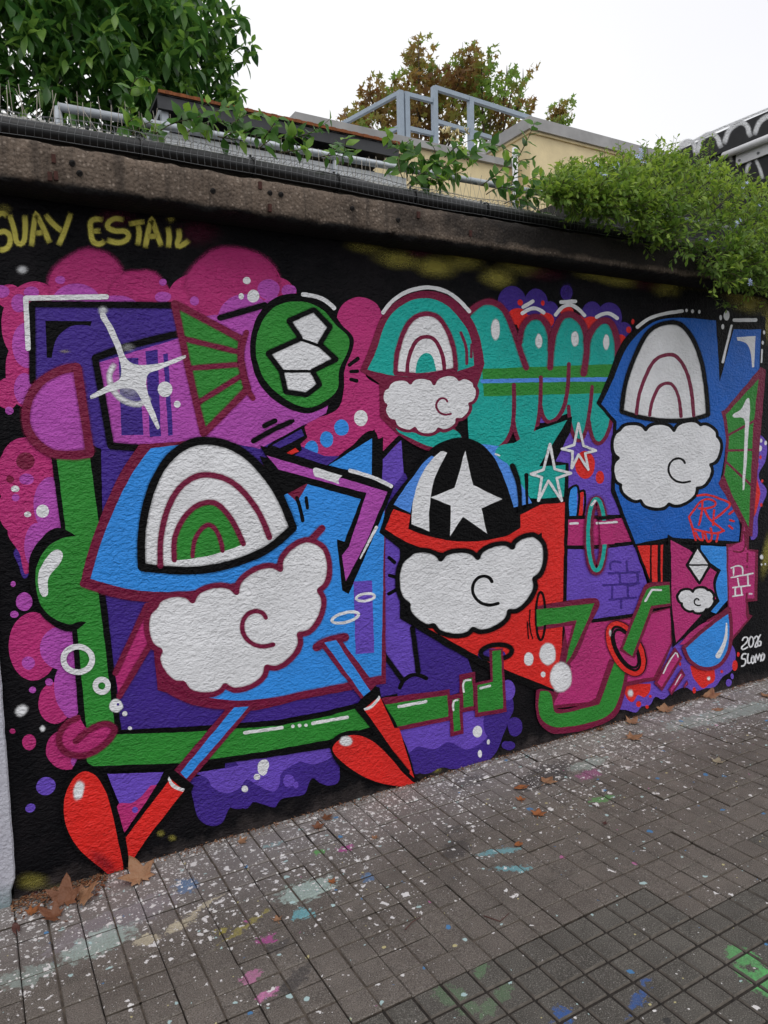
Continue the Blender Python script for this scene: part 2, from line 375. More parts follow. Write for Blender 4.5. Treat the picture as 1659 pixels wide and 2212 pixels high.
def coping():
    nx, prof = 260, [(.0, CZ0), (CY * .5, CZ0 - .002), (CY + .012, CZ0), (CY, CZ0 + .012), (CY, CZ0 + .035), (CY, CZ0 + .06), (CY, CZ0 + .085), (CY, CZ0 + .11), (CY + .003, CZ1 - .006), (CY + .014, CZ1), (-.04, CZ1 + .002), (.12, CZ1 + .002), (.3, CZ1), (.3, CZ0)]
    V = []; F = []; n = len(prof)
    from mathutils import noise as mn
    for i in range(nx + 1):
        x = WX0 - .0 + (WX1 - WX0) * i / nx
        for k, (y, z) in enumerate(prof):
            q = Vector((x * 9, k * .9, 3.1)); q2 = Vector((x * 34, k * 1.7, 8.))
            a = .006 if 1 <= k <= 9 else .001
            e = 2.6 if k in (2, 3) else (1.2 if k in (8, 9) else 1.0)
            V.append((x, y + a * e * (mn.noise(q) + .7 * mn.noise(q2)), z + a * e * (mn.noise(q + Vector((0, 0, 9))) + .7 * mn.noise(q2 + Vector((5, 0, 0))))))
    for i in range(nx):
        for k in range(n - 1):
            F.append((i * n + k, i * n + k + 1, (i + 1) * n + k + 1, (i + 1) * n + k))
    F.append(tuple(range(n))[::-1]); F.append(tuple(nx * n + k for k in range(n)))
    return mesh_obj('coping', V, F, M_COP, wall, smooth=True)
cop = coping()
M_RUST = simple('rust', (66, 38, 32), .9, nscale=80, namp=.5)
M_HOLE = simple('dark_plug', (20, 17, 16), .9)
for px, py, kind in [(115, 342, 0), (155, 352, 1), (171, 374, 1), (107, 380, 0), (120, 379, 0), (459, 412, 1), (561, 400, 0), (582, 417, 1), (582, 448, 0), (606, 420, 1), (859, 475, 1), (903, 464, 0), (1015, 504, 0), (760, 450, 1)]:
    g = on_y(px, py, CY - .001); mm = MB()
    if kind: mm.tube([(g.x, CY + .01, g.z), (g.x + .002, CY - .006, g.z - .001), (g.x + .003, CY - .0075, g.z - .002)], [.011, .010, .006], 9); mm.build('dark_plug', M_HOLE, cop)
    else: mm.box((g.x - .006, CY - .008, g.z - .016), (g.x + .007, CY + .01, g.z + .012)); mm.build('rusty_bar_end', M_RUST, cop)

# ---------------------------------------------------------------- mural: coats of paint traced on the wall
PAL = dict(K=(9, 9, 11), W=(222, 223, 226), P=(178, 40, 112), O=(172, 72, 170), D=(58, 32, 132), V=(100, 70, 182), G=(40, 132, 44),
           B=(46, 140, 230), C=(6, 92, 184), T=(8, 164, 154), R=(114, 6, 54), E=(216, 34, 28), Y=(196, 186, 84), F=(86, 4, 44), L=(78, 140, 232))
from mathutils import noise as MN
def catmull(pts, closed=False, step=5.0):
    """points (x, y) are smooth, (x, y, 1) are corners"""
    n = len(pts); res = []
    seg = n if closed else n - 1
    for i in range(seg):
        p1 = pts[i]; p2 = pts[(i + 1) % n]
        p0 = pts[(i - 1) % n] if (closed or i > 0) else None
        p3 = pts[(i + 2) % n] if (closed or i + 2 < n) else None
        a = np.array(p1[:2], float); b = np.array(p2[:2], float)
        c1 = len(p1) > 2 or p0 is None; c2 = len(p2) > 2 or p3 is None
        L = np.linalg.norm(b - a)
        t1 = None if c1 else (b - np.array(p0[:2], float)) ; t2 = None if c2 else (np.array(p3[:2], float) - a)
        if t1 is not None: t1 = t1 / (np.linalg.norm(t1) + 1e-9) * L
        if t2 is not None: t2 = t2 / (np.linalg.norm(t2) + 1e-9) * L
        if t1 is None and t2 is None: t1 = t2 = b - a
        elif t1 is None: t1 = (b - a) * 1.5 - t2 * .5
        elif t2 is None: t2 = (b - a) * 1.5 - t1 * .5
        k = max(2, int(L / step))
        for j in range(k):
            t = j / k; t_2 = t * t; t_3 = t_2 * t
            res.append((2 * t_3 - 3 * t_2 + 1) * a + (t_3 - 2 * t_2 + t) * t1 + (-2 * t_3 + 3 * t_2) * b + (t_3 - t_2) * t2)
    if not closed: res.append(np.array(pts[-1][:2], float))
    return res
_layer = [0]; STEP = .000014
def to_wall(p):
    g = on_y(p[0], p[1], 0.0); return (g.x, g.z)
class Motif:
    """one painted motif = one part of the wall; every coat lies a hair above the last"""
    def __init__(s, name, ox=0., oy=0., k=1.0):
        s.name = name; s.v = []; s.f = []; s.mi = []; s.mats = []; s.cov = []; s.to3 = None; s.cut = []; s.root = None; s.ox, s.oy, s.k = ox, oy, k
    def at(s, crop):
        s.ox, s.oy, s.k = {'D': (0, 0, 1.), 'A1': (0, 0, .36), 'C4': (0, 597.2, .4), 'C5': (597.2, 597.2, .32), 'C6': (1061.8, 597.2, .36), 'B1': (0, 1194.5, .36),
                           'B2': (597.2, 1061.8, .32), 'B3': (1061.8, 1061.8, .36), 'B4': (0, 1659., .36), 'B5': (530.9, 1592.6, .36), 'Z4': (1327.2, 1260.8, .2), 'Z7': (1128.1, 564.1, .32)}[crop]; return s
    def P(s, pts): return [(s.ox + p[0] * s.k, s.oy + p[1] * s.k) + tuple(p[2:]) for p in pts]
    def _mat(s, c, soft):
        m = paint(PAL[c], soft)
        if m not in s.mats: s.mats.append(m)
        return s.mats.index(m)
    def _emit(s, pts2, faces, mi, cov=None):
        _layer[0] += 1; y = -STEP * (_layer[0] + 4); b = len(s.v); s.cut.append((b, len(s.f)))
        for p in pts2:
            if s.to3: s.v.append(s.to3(p, -y)); continue
            g = to_wall(p); s.v.append((min(max(g[0], WX0 + .001), WX1 - .001), y, max(g[1], .001)))
        s.cov += list(cov) if cov is not None else [1.0] * len(pts2)
        s.f += [tuple(i + b for i in f) for f in faces]; s.mi += [mi] * len(faces)
    def fill(s, c, pts, wob=1.0, soft=False, raw=False):
        q = catmull(s.P(pts), True) if not raw else [np.array(p) for p in pts]
        q = [p + wob * np.array([MN.noise(Vector((p[0] * .05, p[1] * .05, 1.))), MN.noise(Vector((p[0] * .05, p[1] * .05, 7.)))]) for p in q]
        tri = tessellate_polygon([[Vector((p[0], p[1], 0)) for p in q]])
        s._emit(q, [t for t in tri], s._mat(c, False)); return s
    def line(s, c, pts, w, closed=False, taper=(1, 1), wob=.7):
        cor = [i for i, p in enumerate(pts) if len(p) > 2]
        if closed and cor: pts = list(pts[cor[0]:]) + list(pts[:cor[0] + 1]); closed = False; cor = [i for i, p in enumerate(pts) if len(p) > 2]
        cor = [i for i in cor if 0 < i < len(pts) - 1]
        if cor:                                   # one pull of the can per run between corners
            ends = [0] + cor + [len(pts) - 1]
            for a, b in zip(ends, ends[1:]): s.line(c, [tuple(p[:2]) for p in pts[a:b + 1]], w, False, taper, wob)
            return s
        w = w * s.k; q = catmull(s.P(pts), closed, 4.0)
        qq = [q[0]]
        for p in q[1:]:
            if np.linalg.norm(p - qq[-1]) > .6: qq.append(p)
        q = qq; n = len(q)
        if closed and np.linalg.norm(q[0] - q[-1]) < .8: q = q[:-1]; n -= 1
        Lf, Rt = [], []
        for i, p in enumerate(q):
            a = q[(i - 1) % n] if (closed or i > 0) else p - (q[1] - p); b = q[(i + 1) % n] if (closed or i < n - 1) else p + (p - q[-2])
            d1 = (p - a) / (np.linalg.norm(p - a) + 1e-9); d2 = (b - p) / (np.linalg.norm(b - p) + 1e-9)
            t = d1 + d2; t = t / (np.linalg.norm(t) + 1e-9); nn = np.array([-t[1], t[0]])
            mit = 1 / max(.5, abs(nn @ np.array([-d1[1], d1[0]])))
            u = i / max(1, n - 1); tp = taper[0] + (taper[1] - taper[0]) * u
            hw = w / 2 * tp * (1 + .1 * MN.noise(Vector((p[0] * .03, p[1] * .03, w))))
            e1 = wob * MN.noise(Vector((p[0] * .11, p[1] * .11, 2.))); e2 = wob * MN.noise(Vector((p[0] * .11, p[1] * .11, 5.)))
            Lf.append(p + nn * (hw * mit + e1)); Rt.append(p - nn * (hw * mit + e2))
        if c in 'RK' and w >= 9 and wob > 0:            # over-spray feathering both flanks of a broad stroke
            fp, fc = [], []
            for a, b in zip(Lf, Rt):
                mid = (a + b) / 2
                for u, o_ in ((1.55, 0.), (1.12, .32), (-1.12, .32), (-1.55, 0.)): fp.append(mid + (a - mid) * u); fc.append(o_)
            rng_ = range(n) if closed else range(n - 1)
            s._emit(fp, [(i * 4 + k, i * 4 + k + 1, ((i + 1) % n) * 4 + k + 1, ((i + 1) % n) * 4 + k) for i in rng_ for k in range(3)], s._mat(c, True), fc)
        pts2 = []
        for a, b in zip(Lf, Rt): pts2 += [a, b]
        fs = [(2 * i, 2 * i + 1, 2 * i + 3, 2 * i + 2) for i in range(n - 1)]
        if closed: fs.append((2 * n - 2, 2 * n - 1, 1, 0))
        else:
            for end in (0, n - 1):
                A, B = Lf[end], Rt[end]; c0 = (A + B) / 2; r = np.linalg.norm(A - B) / 2
                d = (q[0] - q[1]) if end == 0 else (q[-1] - q[-2]); d = d / (np.linalg.norm(d) + 1e-9); e = (A - c0) / (r + 1e-9)
                k0 = len(pts2); arc = [c0 + r * (e * math.cos(th) + d * .9 * math.sin(th)) for th in np.linspace(0, math.pi, 7)[1:-1]]
                pts2 += arc; fs.append((2 * end,) + tuple(range(k0, k0 + len(arc))) + (2 * end + 1,))
        s._emit(pts2, fs, s._mat(c, False)); return s
    def ell(s, c, x, y, rx, ry, rot=0., wob=1.0):
        a = math.radians(rot); pts = []
        for t in np.linspace(0, 2 * math.pi, 12, endpoint=False):
            u, v = rx * math.cos(t), ry * math.sin(t); pts.append((x + u * math.cos(a) - v * math.sin(a), y + u * math.sin(a) + v * math.cos(a)))
        return s.fill(c, pts, wob)
    def ring(s, c, x, y, rx, ry, w, rot=0.):
        a = math.radians(rot); pts = []
        for t in np.linspace(0, 2 * math.pi, 14, endpoint=False):
            u, v = rx * math.cos(t), ry * math.sin(t); pts.append((x + u * math.cos(a) - v * math.sin(a), y + u * math.sin(a) + v * math.cos(a)))
        return s.line(c, pts, w, True)
    def mist(s, c, x, y, rx, ry, op=1.0, core=.3, rot=0.):
        """a burst of spray: full in the middle, thinning outwards"""
        a = math.radians(rot); n = 24; pts = [np.array(s.P([(x, y)])[0])]; cov = [op]
        rings = [core, core + (1 - core) * .25, core + (1 - core) * .5, core + (1 - core) * .75, 1.0]; al = [1.0, .8, .42, .14, 0.]
        for r, o in zip(rings, al):
            for t in np.linspace(0, 2 * math.pi, n, endpoint=False):
                k = 1 + .12 * MN.noise(Vector((x * .03 + math.cos(t) * 1.5, y * .03 + math.sin(t) * 1.5, 4.)))
                u, v = rx * r * k * math.cos(t), ry * r * k * math.sin(t)
                pts.append(np.array(s.P([(x + u * math.cos(a) - v * math.sin(a), y + u * math.sin(a) + v * math.cos(a))])[0])); cov.append(op * o)
        fs = [(0, 1 + k, 1 + (k + 1) % n) for k in range(n)]
        for q in range(len(rings) - 1):
            for k in range(n):
                k2 = (k + 1) % n; fs.append((1 + q * n + k, 1 + (q + 1) * n + k, 1 + (q + 1) * n + k2, 1 + q * n + k2))
        s._emit(pts, fs, s._mat(c, True), cov); return s
    def spray(s, c, pts, w, core=.45):
        """a can stroke with feathered flanks"""
        w = w * s.k; q = catmull(s.P(pts), False, 4.0); n = len(q); pts2 = []; cov = []
        prof = [(-1.0, 0.), (-.75, .35), (-core, 1.), (core, 1.), (.75, .35), (1.0, 0.)]
        for i, p in enumerate(q):
            t = q[min(i + 1, n - 1)] - q[max(i - 1, 0)]; t = t / (np.linalg.norm(t) + 1e-9); nn = np.array([-t[1], t[0]])
            e = min(i, n - 1 - i); en = min(1.0, .25 + e * 4.0 / w) if n > 3 else 1
            for u, o in prof: pts2.append(p + nn * u * w * .62 * (1 + .1 * MN.noise(Vector((p[0] * .04, p[1] * .04, u))))); cov.append(o * en)
        m_ = len(prof); fs = [(i * m_ + k, i * m_ + k + 1, (i + 1) * m_ + k + 1, (i + 1) * m_ + k) for i in range(n - 1) for k in range(m_ - 1)]
        s._emit(pts2, fs, s._mat(c, True), cov); return s
    def build(s, each=None):
        """one part; with each='name' every coat becomes a part of its own"""
        ends = [c for c in s.cut[1:]] + [(len(s.v), len(s.f))]
        for (v0, f0), (v1, f1) in (zip(s.cut, ends) if each else [((0, 0), (len(s.v), len(s.f)))]):
            o = mesh_obj(each or s.name, s.v[v0:v1], [tuple(i - v0 for i in f) for f in s.f[f0:f1]], s.mats if not each else [s.mats[s.mi[f0]]], s.root or wall, s.mi[f0:f1] if not each else None)
            at = o.data.attributes.new('cover', 'FLOAT', 'POINT'); at.data.foreach_set('value', s.cov[v0:v1])
        return o
def M(name, crop='D'): return Motif(name).at(crop)
def puff(mo, c, ink, pts, w, depth=.34, swirls=(), w2=None, wash=None):
    """a puffy cloud: scalloped outline round a rough polygon, with a few loose curls inside"""
    cx = sum(a[0] for a in pts) / len(pts); cy = sum(a[1] for a in pts) / len(pts); out_ = []
    for i, a in enumerate(pts):
        b = pts[(i + 1) % len(pts)]; dx, dy = b[0] - a[0], b[1] - a[1]; L = math.hypot(dx, dy); nx, ny = dy / L, -dx / L
        if (a[0] + b[0]) / 2 * nx + (a[1] + b[1]) / 2 * ny < cx * nx + cy * ny: nx, ny = -nx, -ny
        h = L * depth; out_ += [(a[0], a[1], 1), (a[0] + dx * .16 + nx * h * .72, a[1] + dy * .16 + ny * h * .72), (a[0] + dx * .5 + nx * h, a[1] + dy * .5 + ny * h), (a[0] + dx * .84 + nx * h * .72, a[1] + dy * .84 + ny * h * .72)]
    mo.fill(c, out_, .5)
    if wash: mo.mist(wash, cx, cy - .0, abs(pts[0][0] - cx) * .6, 14 / mo.k, .35, .2)
    for q in swirls: mo.line(ink, q, w2 or w * .7)
    mo.line(ink, out_, w, True)
def curl(x, y, r, a=0.):
    return [(x + r * (1 - .15 * t) * math.cos(a + t), y + r * (1 - .15 * t) * math.sin(a + t)) for t in np.linspace(0, 4.6, 9)]
def nest(mo, c, pts, anchor, scales, w):
    for k in scales:
        mo.line(c, [(anchor[0] + (p[0] - anchor[0]) * k, anchor[1] + (p[1] - anchor[1]) * k) + tuple(p[2:]) for p in pts], w)
# old yellow and plum over-sprays showing through the black
m = M('faded_overspray')
for x, y, rx, ry, o in [(790, 535, 55, 18, .5), (860, 560, 70, 26, .75), (940, 575, 60, 30, .8), (1000, 560, 60, 30, .7), (1075, 600, 50, 30, .7), (1130, 575, 70, 28, .6), (1290, 588, 70, 26, .85), (1340, 600, 60, 28, .8), (1440, 612, 50, 36, .8), (1500, 608, 60, 24, .6), (1620, 655, 50, 30, .8), (1655, 700, 20, 60, .6), (1655, 1200, 14, 60, .6), (1600, 640, 60, 22, .6)]:
    m.mist('Y', x, y, rx, ry, o * .62, .2, 8)
for x, y, rx, ry in [(905, 545, 40, 20), (1180, 590, 60, 22), (1400, 610, 50, 22), (250, 470, 60, 30), (430, 500, 60, 40)]: m.mist('F', x, y, rx, ry, .45, .2)
for x, y, rx, ry, o in [(70, 1905, 45, 26, .4), (150, 1920, 60, 16, .35), (420, 1865, 14, 10, .5), (347, 1800, 12, 9, .6), (372, 1810, 12, 9, .6), (1175, 1690, 16, 12, .0), (942, 1660, 16, 12, .6)]:
    if o: m.mist('Y', x, y, rx, ry, o * .6, .2)
m.mist('F', 690, 1790, 160, 30, .5, .2, -16); m.mist('F', 350, 1880, 120, 26, .5, .2, -16); m.mist('F', 90, 1935, 40, 14, .7, .2); m.build('faded_overspray')

m = M('painted_lettering', 'A1')
for pts in [[(45, 1300), (5, 1280), (-30, 1330), (-20, 1390), (30, 1390), (60, 1420), (50, 1480), (10, 1500), (-20, 1490)],
            [(55, 1285), (85, 1380), (100, 1450), (125, 1465), (148, 1430), (148, 1290)], [(190, 1480), (200, 1370), (215, 1280, 1), (260, 1370), (300, 1460)], [(205, 1400), (265, 1395)],
            [(270, 1285), (320, 1345), (378, 1392)], [(425, 1275), (395, 1370), (350, 1475)],
            [(620, 1320), (550, 1325), (545, 1390), (560, 1450), (600, 1465), (630, 1440)], [(550, 1390), (605, 1385)],
            [(745, 1320), (680, 1315), (645, 1355), (690, 1385), (755, 1390), (770, 1425), (720, 1455), (640, 1440)],
            [(770, 1345), (870, 1330)], [(825, 1345), (835, 1400), (825, 1475)], [(872, 1490), (885, 1410), (910, 1310, 1), (940, 1400), (970, 1480)], [(885, 1420), (945, 1415)],
            [(1005, 1360), (1015, 1420), (1010, 1490)], [(1070, 1370), (1075, 1420), (1065, 1475), (1095, 1470), (1135, 1440)]]:
    m.spray('Y', pts, 36, .5)
m.mist('Y', 1025, 1315, 35, 28, .5); m.mist('Y', 25, 1255, 60, 40, .25); m.build()

# ---- clouds on the left
m = M('painted_cloud')
for a in [(190, 632, 88, 86), (75, 700, 72, 92), (300, 650, 72, 62), (60, 800, 48, 82), (150, 720, 110, 80), (20, 640, 28, 26), (16, 850, 26, 34)]: m.ell('P', *a)
for x, y, rx, ry in [(190, 620, 86, 84), (300, 640, 70, 60)]: m.mist('P', x, y, rx * 1.06, ry * 1.06, .9, .84)
for a in [(165, 660, 55, 48), (250, 680, 60, 42), (60, 745, 34, 50), (52, 840, 22, 34), (300, 700, 50, 44), (42, 655, 18, 20)]: m.ell('O', *a)
for a in [(68, 631, 17, 12), (130, 605, 11, 9), (3, 630, 18, 14)]: m.ell('O', *a)
m.build()
m = M('painted_cloud')
for a in [(505, 625, 105, 88), (420, 650, 60, 58), (600, 660, 45, 60), (480, 690, 110, 70)]: m.ell('P', *a)
m.mist('P', 505, 618, 112, 92, .9, .85)
for a in [(530, 690, 60, 55), (600, 700, 55, 60), (580, 625, 24, 22), (622, 628, 14, 13), (420, 650, 10, 10), (470, 720, 60, 40)]: m.ell('O', *a)
for a in [(533, 606, 8, 8), (547, 640, 13, 14), (521, 640, 6, 7)]: m.ell('W', *a)
m.build()
m = M('painted_cloud')
for a in [(60, 1030, 68, 82), (88, 1110, 62, 80), (55, 990, 50, 45), (30, 1100, 34, 50)]: m.ell('P', *a)
m.fill('D', [(30, 1190), (60, 1180), (62, 1240), (52, 1250), (38, 1215)]).fill('P', [(20, 1140), (80, 1160), (66, 1232), (54, 1240), (44, 1200)])
for a in [(112, 1090, 40, 60), (80, 1180, 28, 50), (57, 1035, 16, 12), (34, 1075, 8, 8)]: m.ell('O', *a)
m.ell('R', 55, 996, 20, 19).ell('R', 22, 1035, 9, 8)
for a in [(92, 1104, 14, 14), (33, 1056, 9, 7), (59, 1111, 8, 6)]: m.ell('W', *a)
m.build()
m = M('painted_cloud', 'B1')
for a in [(200, 560, 148, 205), (290, 420, 90, 75), (330, 900, 100, 125)]: m.ell('P', *a)
for a in [(370, 570, 130, 130), (420, 800, 95, 170), (170, 660, 40, 40, 20), (295, 775, 24, 22), (425, 930, 50, 60)]: m.ell('O', *a)
m.build(); m = M('painted_cloud', 'B1').ell('P', 400, 1180, 125, 120).ell('O', 470, 1250, 45, 40); m.build()
m = M('painted_dots', 'B1')
for c, x, y, rx, ry, r in [('O', 78, 186, 15, 18, 0), ('O', 145, 292, 50, 56, 0), ('O', 86, 368, 26, 22, 0), ('O', 195, 822, 22, 20, 0), ('P', 75, 1068, 18, 16, 0), ('P', 175, 1135, 42, 48, 0), ('V', 275, 1398, 60, 54, -25), ('V', 182, 1530, 32, 26, -25)]: m.ell(c, x, y, rx, ry, r)
m.mist('W', 128, 945, 52, 40, 1, .5, -35).mist('W', 255, 1053, 22, 24, 1, .4); m.at('C4')
for c, x, y, rx, ry in [('O', 50, 725, 22, 22), ('O', 880, 32, 20, 19), ('O', 880, 112, 44, 30), ('O', 1570, 75, 30, 28)]: m.ell(c, x, y, rx, ry)
m.at('D').mist('W', 48, 583, 16, 12, .7, .2); m.build('painted_dot')

# ---- bottom clouds
m = M('painted_cloud', 'B4')
m.fill('D', [(1130, 60, 1), (1659, -60, 1), (1659, 225), (1600, 225), (1540, 190), (1470, 245), (1420, 200), (1370, 250), (1330, 330), (1255, 345), (1190, 300), (1160, 200)])
m.at('B5').fill('D', [(-120, 60, 1), (540, 60, 1), (560, 260), (500, 290), (440, 270), (395, 245), (350, 340), (280, 355), (215, 370), (170, 415), (100, 400), (40, 390), (-40, 430), (-110, 400)])
m.fill('V', [(-120, 60, 1), (530, 60, 1), (520, 110), (420, 160), (320, 150), (230, 200), (170, 270), (90, 290), (10, 230), (-60, 150)])
m.at('B4').fill('V', [(1160, 30, 1), (1659, -50, 1), (1659, 130), (1540, 100), (1480, 70), (1430, 125), (1350, 150), (1270, 110), (1240, 60)])
m.at('B5')
for a in [(258, 260, 34, 40), (300, 285, 16, 20)]: m.ell('V', *a)
for a in [(105, 170, 32, 40, 25), (65, 236, 18, 18), (0, 310, 12, 16)]: m.ell('W', *a)
m.at('B4').ell('W', 1543, 52, 18, 18).ell('W', 1467, 124, 18, 20).ell('W', 1575, 8, 30, 36)
m.build()
m = M('painted_cloud', 'B5')
m.fill('D', [(960, 20, 1), (1380, -60, 1), (1460, 80), (1300, 150), (1240, 190), (1180, 180), (1060, 220), (1000, 150)])
m.fill('V', [(940, -20, 1), (1400, -80, 1), (1400, 50), (1300, 70), (1230, 40), (1160, 60), (1090, 40), (1010, 70)])
m.ell('V', 1082, 105, 22, 36).ell('V', 1124, 122, 12, 17); m.at('B2')
m.fill('D', [(820, 1560, 1), (1560, 1300, 1), (1600, 1460), (1560, 1560), (1530, 1640), (1480, 1760), (1380, 1850), (1250, 1880), (1100, 1850), (900, 1900), (860, 1750)])
m.fill('V', [(820, 1540, 1), (1500, 1300, 1), (1450, 1600), (1400, 1680), (1280, 1740), (1160, 1690), (1060, 1740), (960, 1720), (870, 1760)])
m.ell('V', 1560, 1340, 50, 70).ell('D', 1606, 1575, 50, 52).ell('D', 1570, 1715, 40, 30).ell('V', 1478, 1580, 20, 22)
m.ell('W', 1355, 1620, 32, 40).ell('W', 1372, 1770, 14, 26).ell('W', 1430, 1690, 10, 18)
m.at('B3').ell('D', 140, 1415, 42, 55).ell('D', 85, 1520, 24, 24).ell('D', 10, 1390, 60, 100)
m.build()
m = M('painted_cloud', 'Z4')
m.fill('V', [(30, 1080, 1), (800, 500, 1), (1250, 650), (1305, 760), (1270, 930), (1160, 1010), (1090, 1110), (980, 1130), (860, 1160), (760, 1120), (600, 1190), (520, 1250), (440, 1220), (380, 1310), (290, 1330), (230, 1390), (120, 1360), (40, 1340)])
m.fill('E', [(80, 1080, 1), (390, 1080, 1), (370, 1180), (310, 1230), (255, 1200), (190, 1280), (130, 1230)])
m.fill('E', [(815, 880, 1), (1080, 930, 1), (1075, 1050), (1010, 1090), (960, 1130), (900, 1080), (840, 1000)])
for c, x, y, rx, ry in [('E', 258, 1300, 28, 34), ('E', 350, 1330, 18, 20), ('E', 385, 1215, 16, 16), ('E', 860, 1150, 18, 34), ('E', 705, 865, 13, 22), ('E', 1298, 882, 30, 58), ('E', 1333, 762, 15, 25), ('E', 1158, 950, 14, 18),
                        ('V', 1268, 1000, 16, 32), ('V', 1230, 1068, 32, 40)]: m.ell(c, x, y, rx, ry)
m.mist('W', 172, 1180, 40, 52, 1, .4).mist('W', 1015, 1022, 26, 30, 1, .4); m.at('C6')
m.fill('V', [(1560, 1000), (1605, 950), (1650, 1010), (1640, 1110), (1600, 1200), (1650, 1290), (1600, 1420), (1590, 1560), (1555, 1580), (1540, 1300)])
m.fill('E', [(1575, 1080), (1600, 1120), (1590, 1200), (1610, 1300), (1580, 1430), (1560, 1450), (1550, 1250)])
for a in [(1612, 1085, 8, 12), (1622, 1228, 7, 10), (1604, 1302, 8, 14), (1617, 1370, 8, 12)]: m.ell('E', *a)
for a in [(1615, 985, 8, 12), (1642, 1000, 8, 14), (1608, 1032, 14, 18)]: m.ell('W', *a)
m.build()
# ---- clouds above the lobes
m = M('painted_cloud', 'C6')
for a in [(120, 150, 84, 92), (265, 165, 72, 92), (350, 240, 60, 90), (448, 98, 36, 46), (600, 260, 70, 110), (705, 245, 75, 90), (790, 325, 52, 50), (770, 400, 50, 60), (60, 260, 60, 80)]: m.ell('D', *a)
m.mist('D', 448, 90, 44, 56, .5, .5)
for a in [(155, 240, 60, 50), (320, 265, 54, 48), (450, 210, 40, 30), (595, 300, 60, 60), (775, 395, 34, 46), (240, 290, 90, 60), (500, 290, 70, 60), (170, 158, 16, 18), (305, 160, 12, 16), (822, 320, 15, 20), (845, 272, 9, 16)]: m.ell('E', *a)
m.build()
m = M('painted_cloud', 'C5')
m.ell('P', 560, 290, 155, 150); m.fill('P', [(420, 330), (560, 250), (720, 300), (700, 520), (600, 660), (720, 760), (740, 960), (830, 1080), (720, 1180), (650, 1040), (500, 1150), (320, 1280, 1), (130, 1240, 1), (200, 1000), (420, 880), (450, 560)])
for a in [(437, 1020, 50, 55), (337, 1100, 46, 54), (235, 1165, 46, 60)]: m.ell('B', *a)
m.ell('W', 567, 957, 46, 54)
for p in [[(490, 598), (548, 555)], [(500, 642), (545, 640)], [(500, 695), (540, 705)]]: m.line('K', p, 26)
m.build()

# ---- deep violet and blue panels behind everything
m = M('painted_panel')
m.fill('D', [(74, 660, 1), (400, 660, 1), (430, 940, 1), (640, 960, 1), (700, 985, 1), (860, 985, 1), (905, 1100, 1), (1030, 1485, 1), (960, 1505, 1), (690, 1562, 1), (262, 1578, 1), (225, 1290, 1), (218, 970, 1), (76, 900, 1)])
m.at('C4').line('K', [(176, 570, 1), (172, 150, 1), (940, 157, 1)], 34).line('W', [(152, 390), (138, 118, 1), (575, 110)], 28)
m.fill('K', [(245, 240, 1), (495, 242, 1), (488, 268, 1), (390, 268), (310, 330), (280, 440, 1), (252, 440, 1)])
m.mist('Y', 350, 405, 40, 14, .25, .2)
m.at('B2').fill('V', [(690, 260, 1), (850, 380, 1), (870, 840, 1), (912, 920, 1), (955, 1215, 1), (860, 1250, 1), (722, 1085, 1), (700, 600, 1)])
m.fill('V', [(760, 0, 1), (690, 240, 1), (690, 60, 1), (790, -60, 1)])
m.line('K', [(915, 920), (955, 1215)], 34).line('K', [(695, 1060), (850, 1275)], 32).line('K', [(830, 1325), (860, 1270), (930, 1235), (1010, 1260)], 28).line('K', [(665, 280), (680, 600)], 22).line('K', [(700, 945), (712, 1240)], 26)
for y in (690, 783, 838): m.ell('K', 686, y, 18, 20)
for p in [[(758, 445), (795, 478)], [(760, 565), (805, 578)], [(755, 690), (818, 655)]]: m.line('K', p, 24)
m.at('C5').fill('V', [(715, 1225, 1), (850, 1095, 1), (865, 1320, 1), (770, 1440, 1), (712, 1390, 1)]).line('K', [(850, 1090), (866, 1320)], 20)
m.fill('K', [(340, 1275, 1), (660, 1030, 1), (672, 1100, 1), (718, 1085, 1), (715, 1180, 1), (820, 1075, 1), (850, 1085, 1), (715, 1235, 1), (712, 1395, 1), (640, 1370, 1)])
m.fill('B', [(350, 1275, 1), (643, 1092, 1), (640, 1345, 1)])
m.build()
m = M('painted_panel', 'C6')      # violet field in the middle right
m.fill('V', [(450, 860, 1), (740, 880, 1), (735, 1260, 1), (950, 1900, 1), (840, 2035, 1), (440, 2090, 1), (450, 1240, 1), (370, 1120, 1)])
m.ell('E', 558, 1130, 60, 84).ell('E', 648, 1205, 26, 38).ell('V', 300, 840, 50, 40)
m.at('B3').fill('B', [(463, -20, 1), (512, -30, 1), (508, 145, 1), (455, 150, 1)]).fill('E', [(520, 10, 1), (550, 0, 1), (545, 145, 1), (520, 150, 1)])
m.line('K', [(460, 160), (465, -10), (515, -30), (510, 155)], 14).line('K', [(518, 5), (555, 0), (548, 150)], 14)
m.fill('P', [(452, 165, 1), (795, 150, 1), (848, 310, 1), (450, 335, 1)]).line('K', [(445, 157), (795, 148)], 22).line('K', [(445, 333), (620, 332), (850, 308)], 24)
m.line('W', [(470, 192), (515, 190)], 14).line('W', [(628, 190), (745, 182)], 14)
for p in [[(712, 465), (715, 425), (772, 425)], [(808, 420), (812, 480)], [(702, 490), (885, 484)], [(765, 490), (770, 550)], [(870, 490), (865, 552), (775, 552)], [(668, 562), (885, 550)], [(722, 565), (720, 640)], [(815, 558), (815, 632)], [(705, 648), (865, 636)], [(775, 648), (775, 700)]]: m.line('D', p, 14)
m.build()

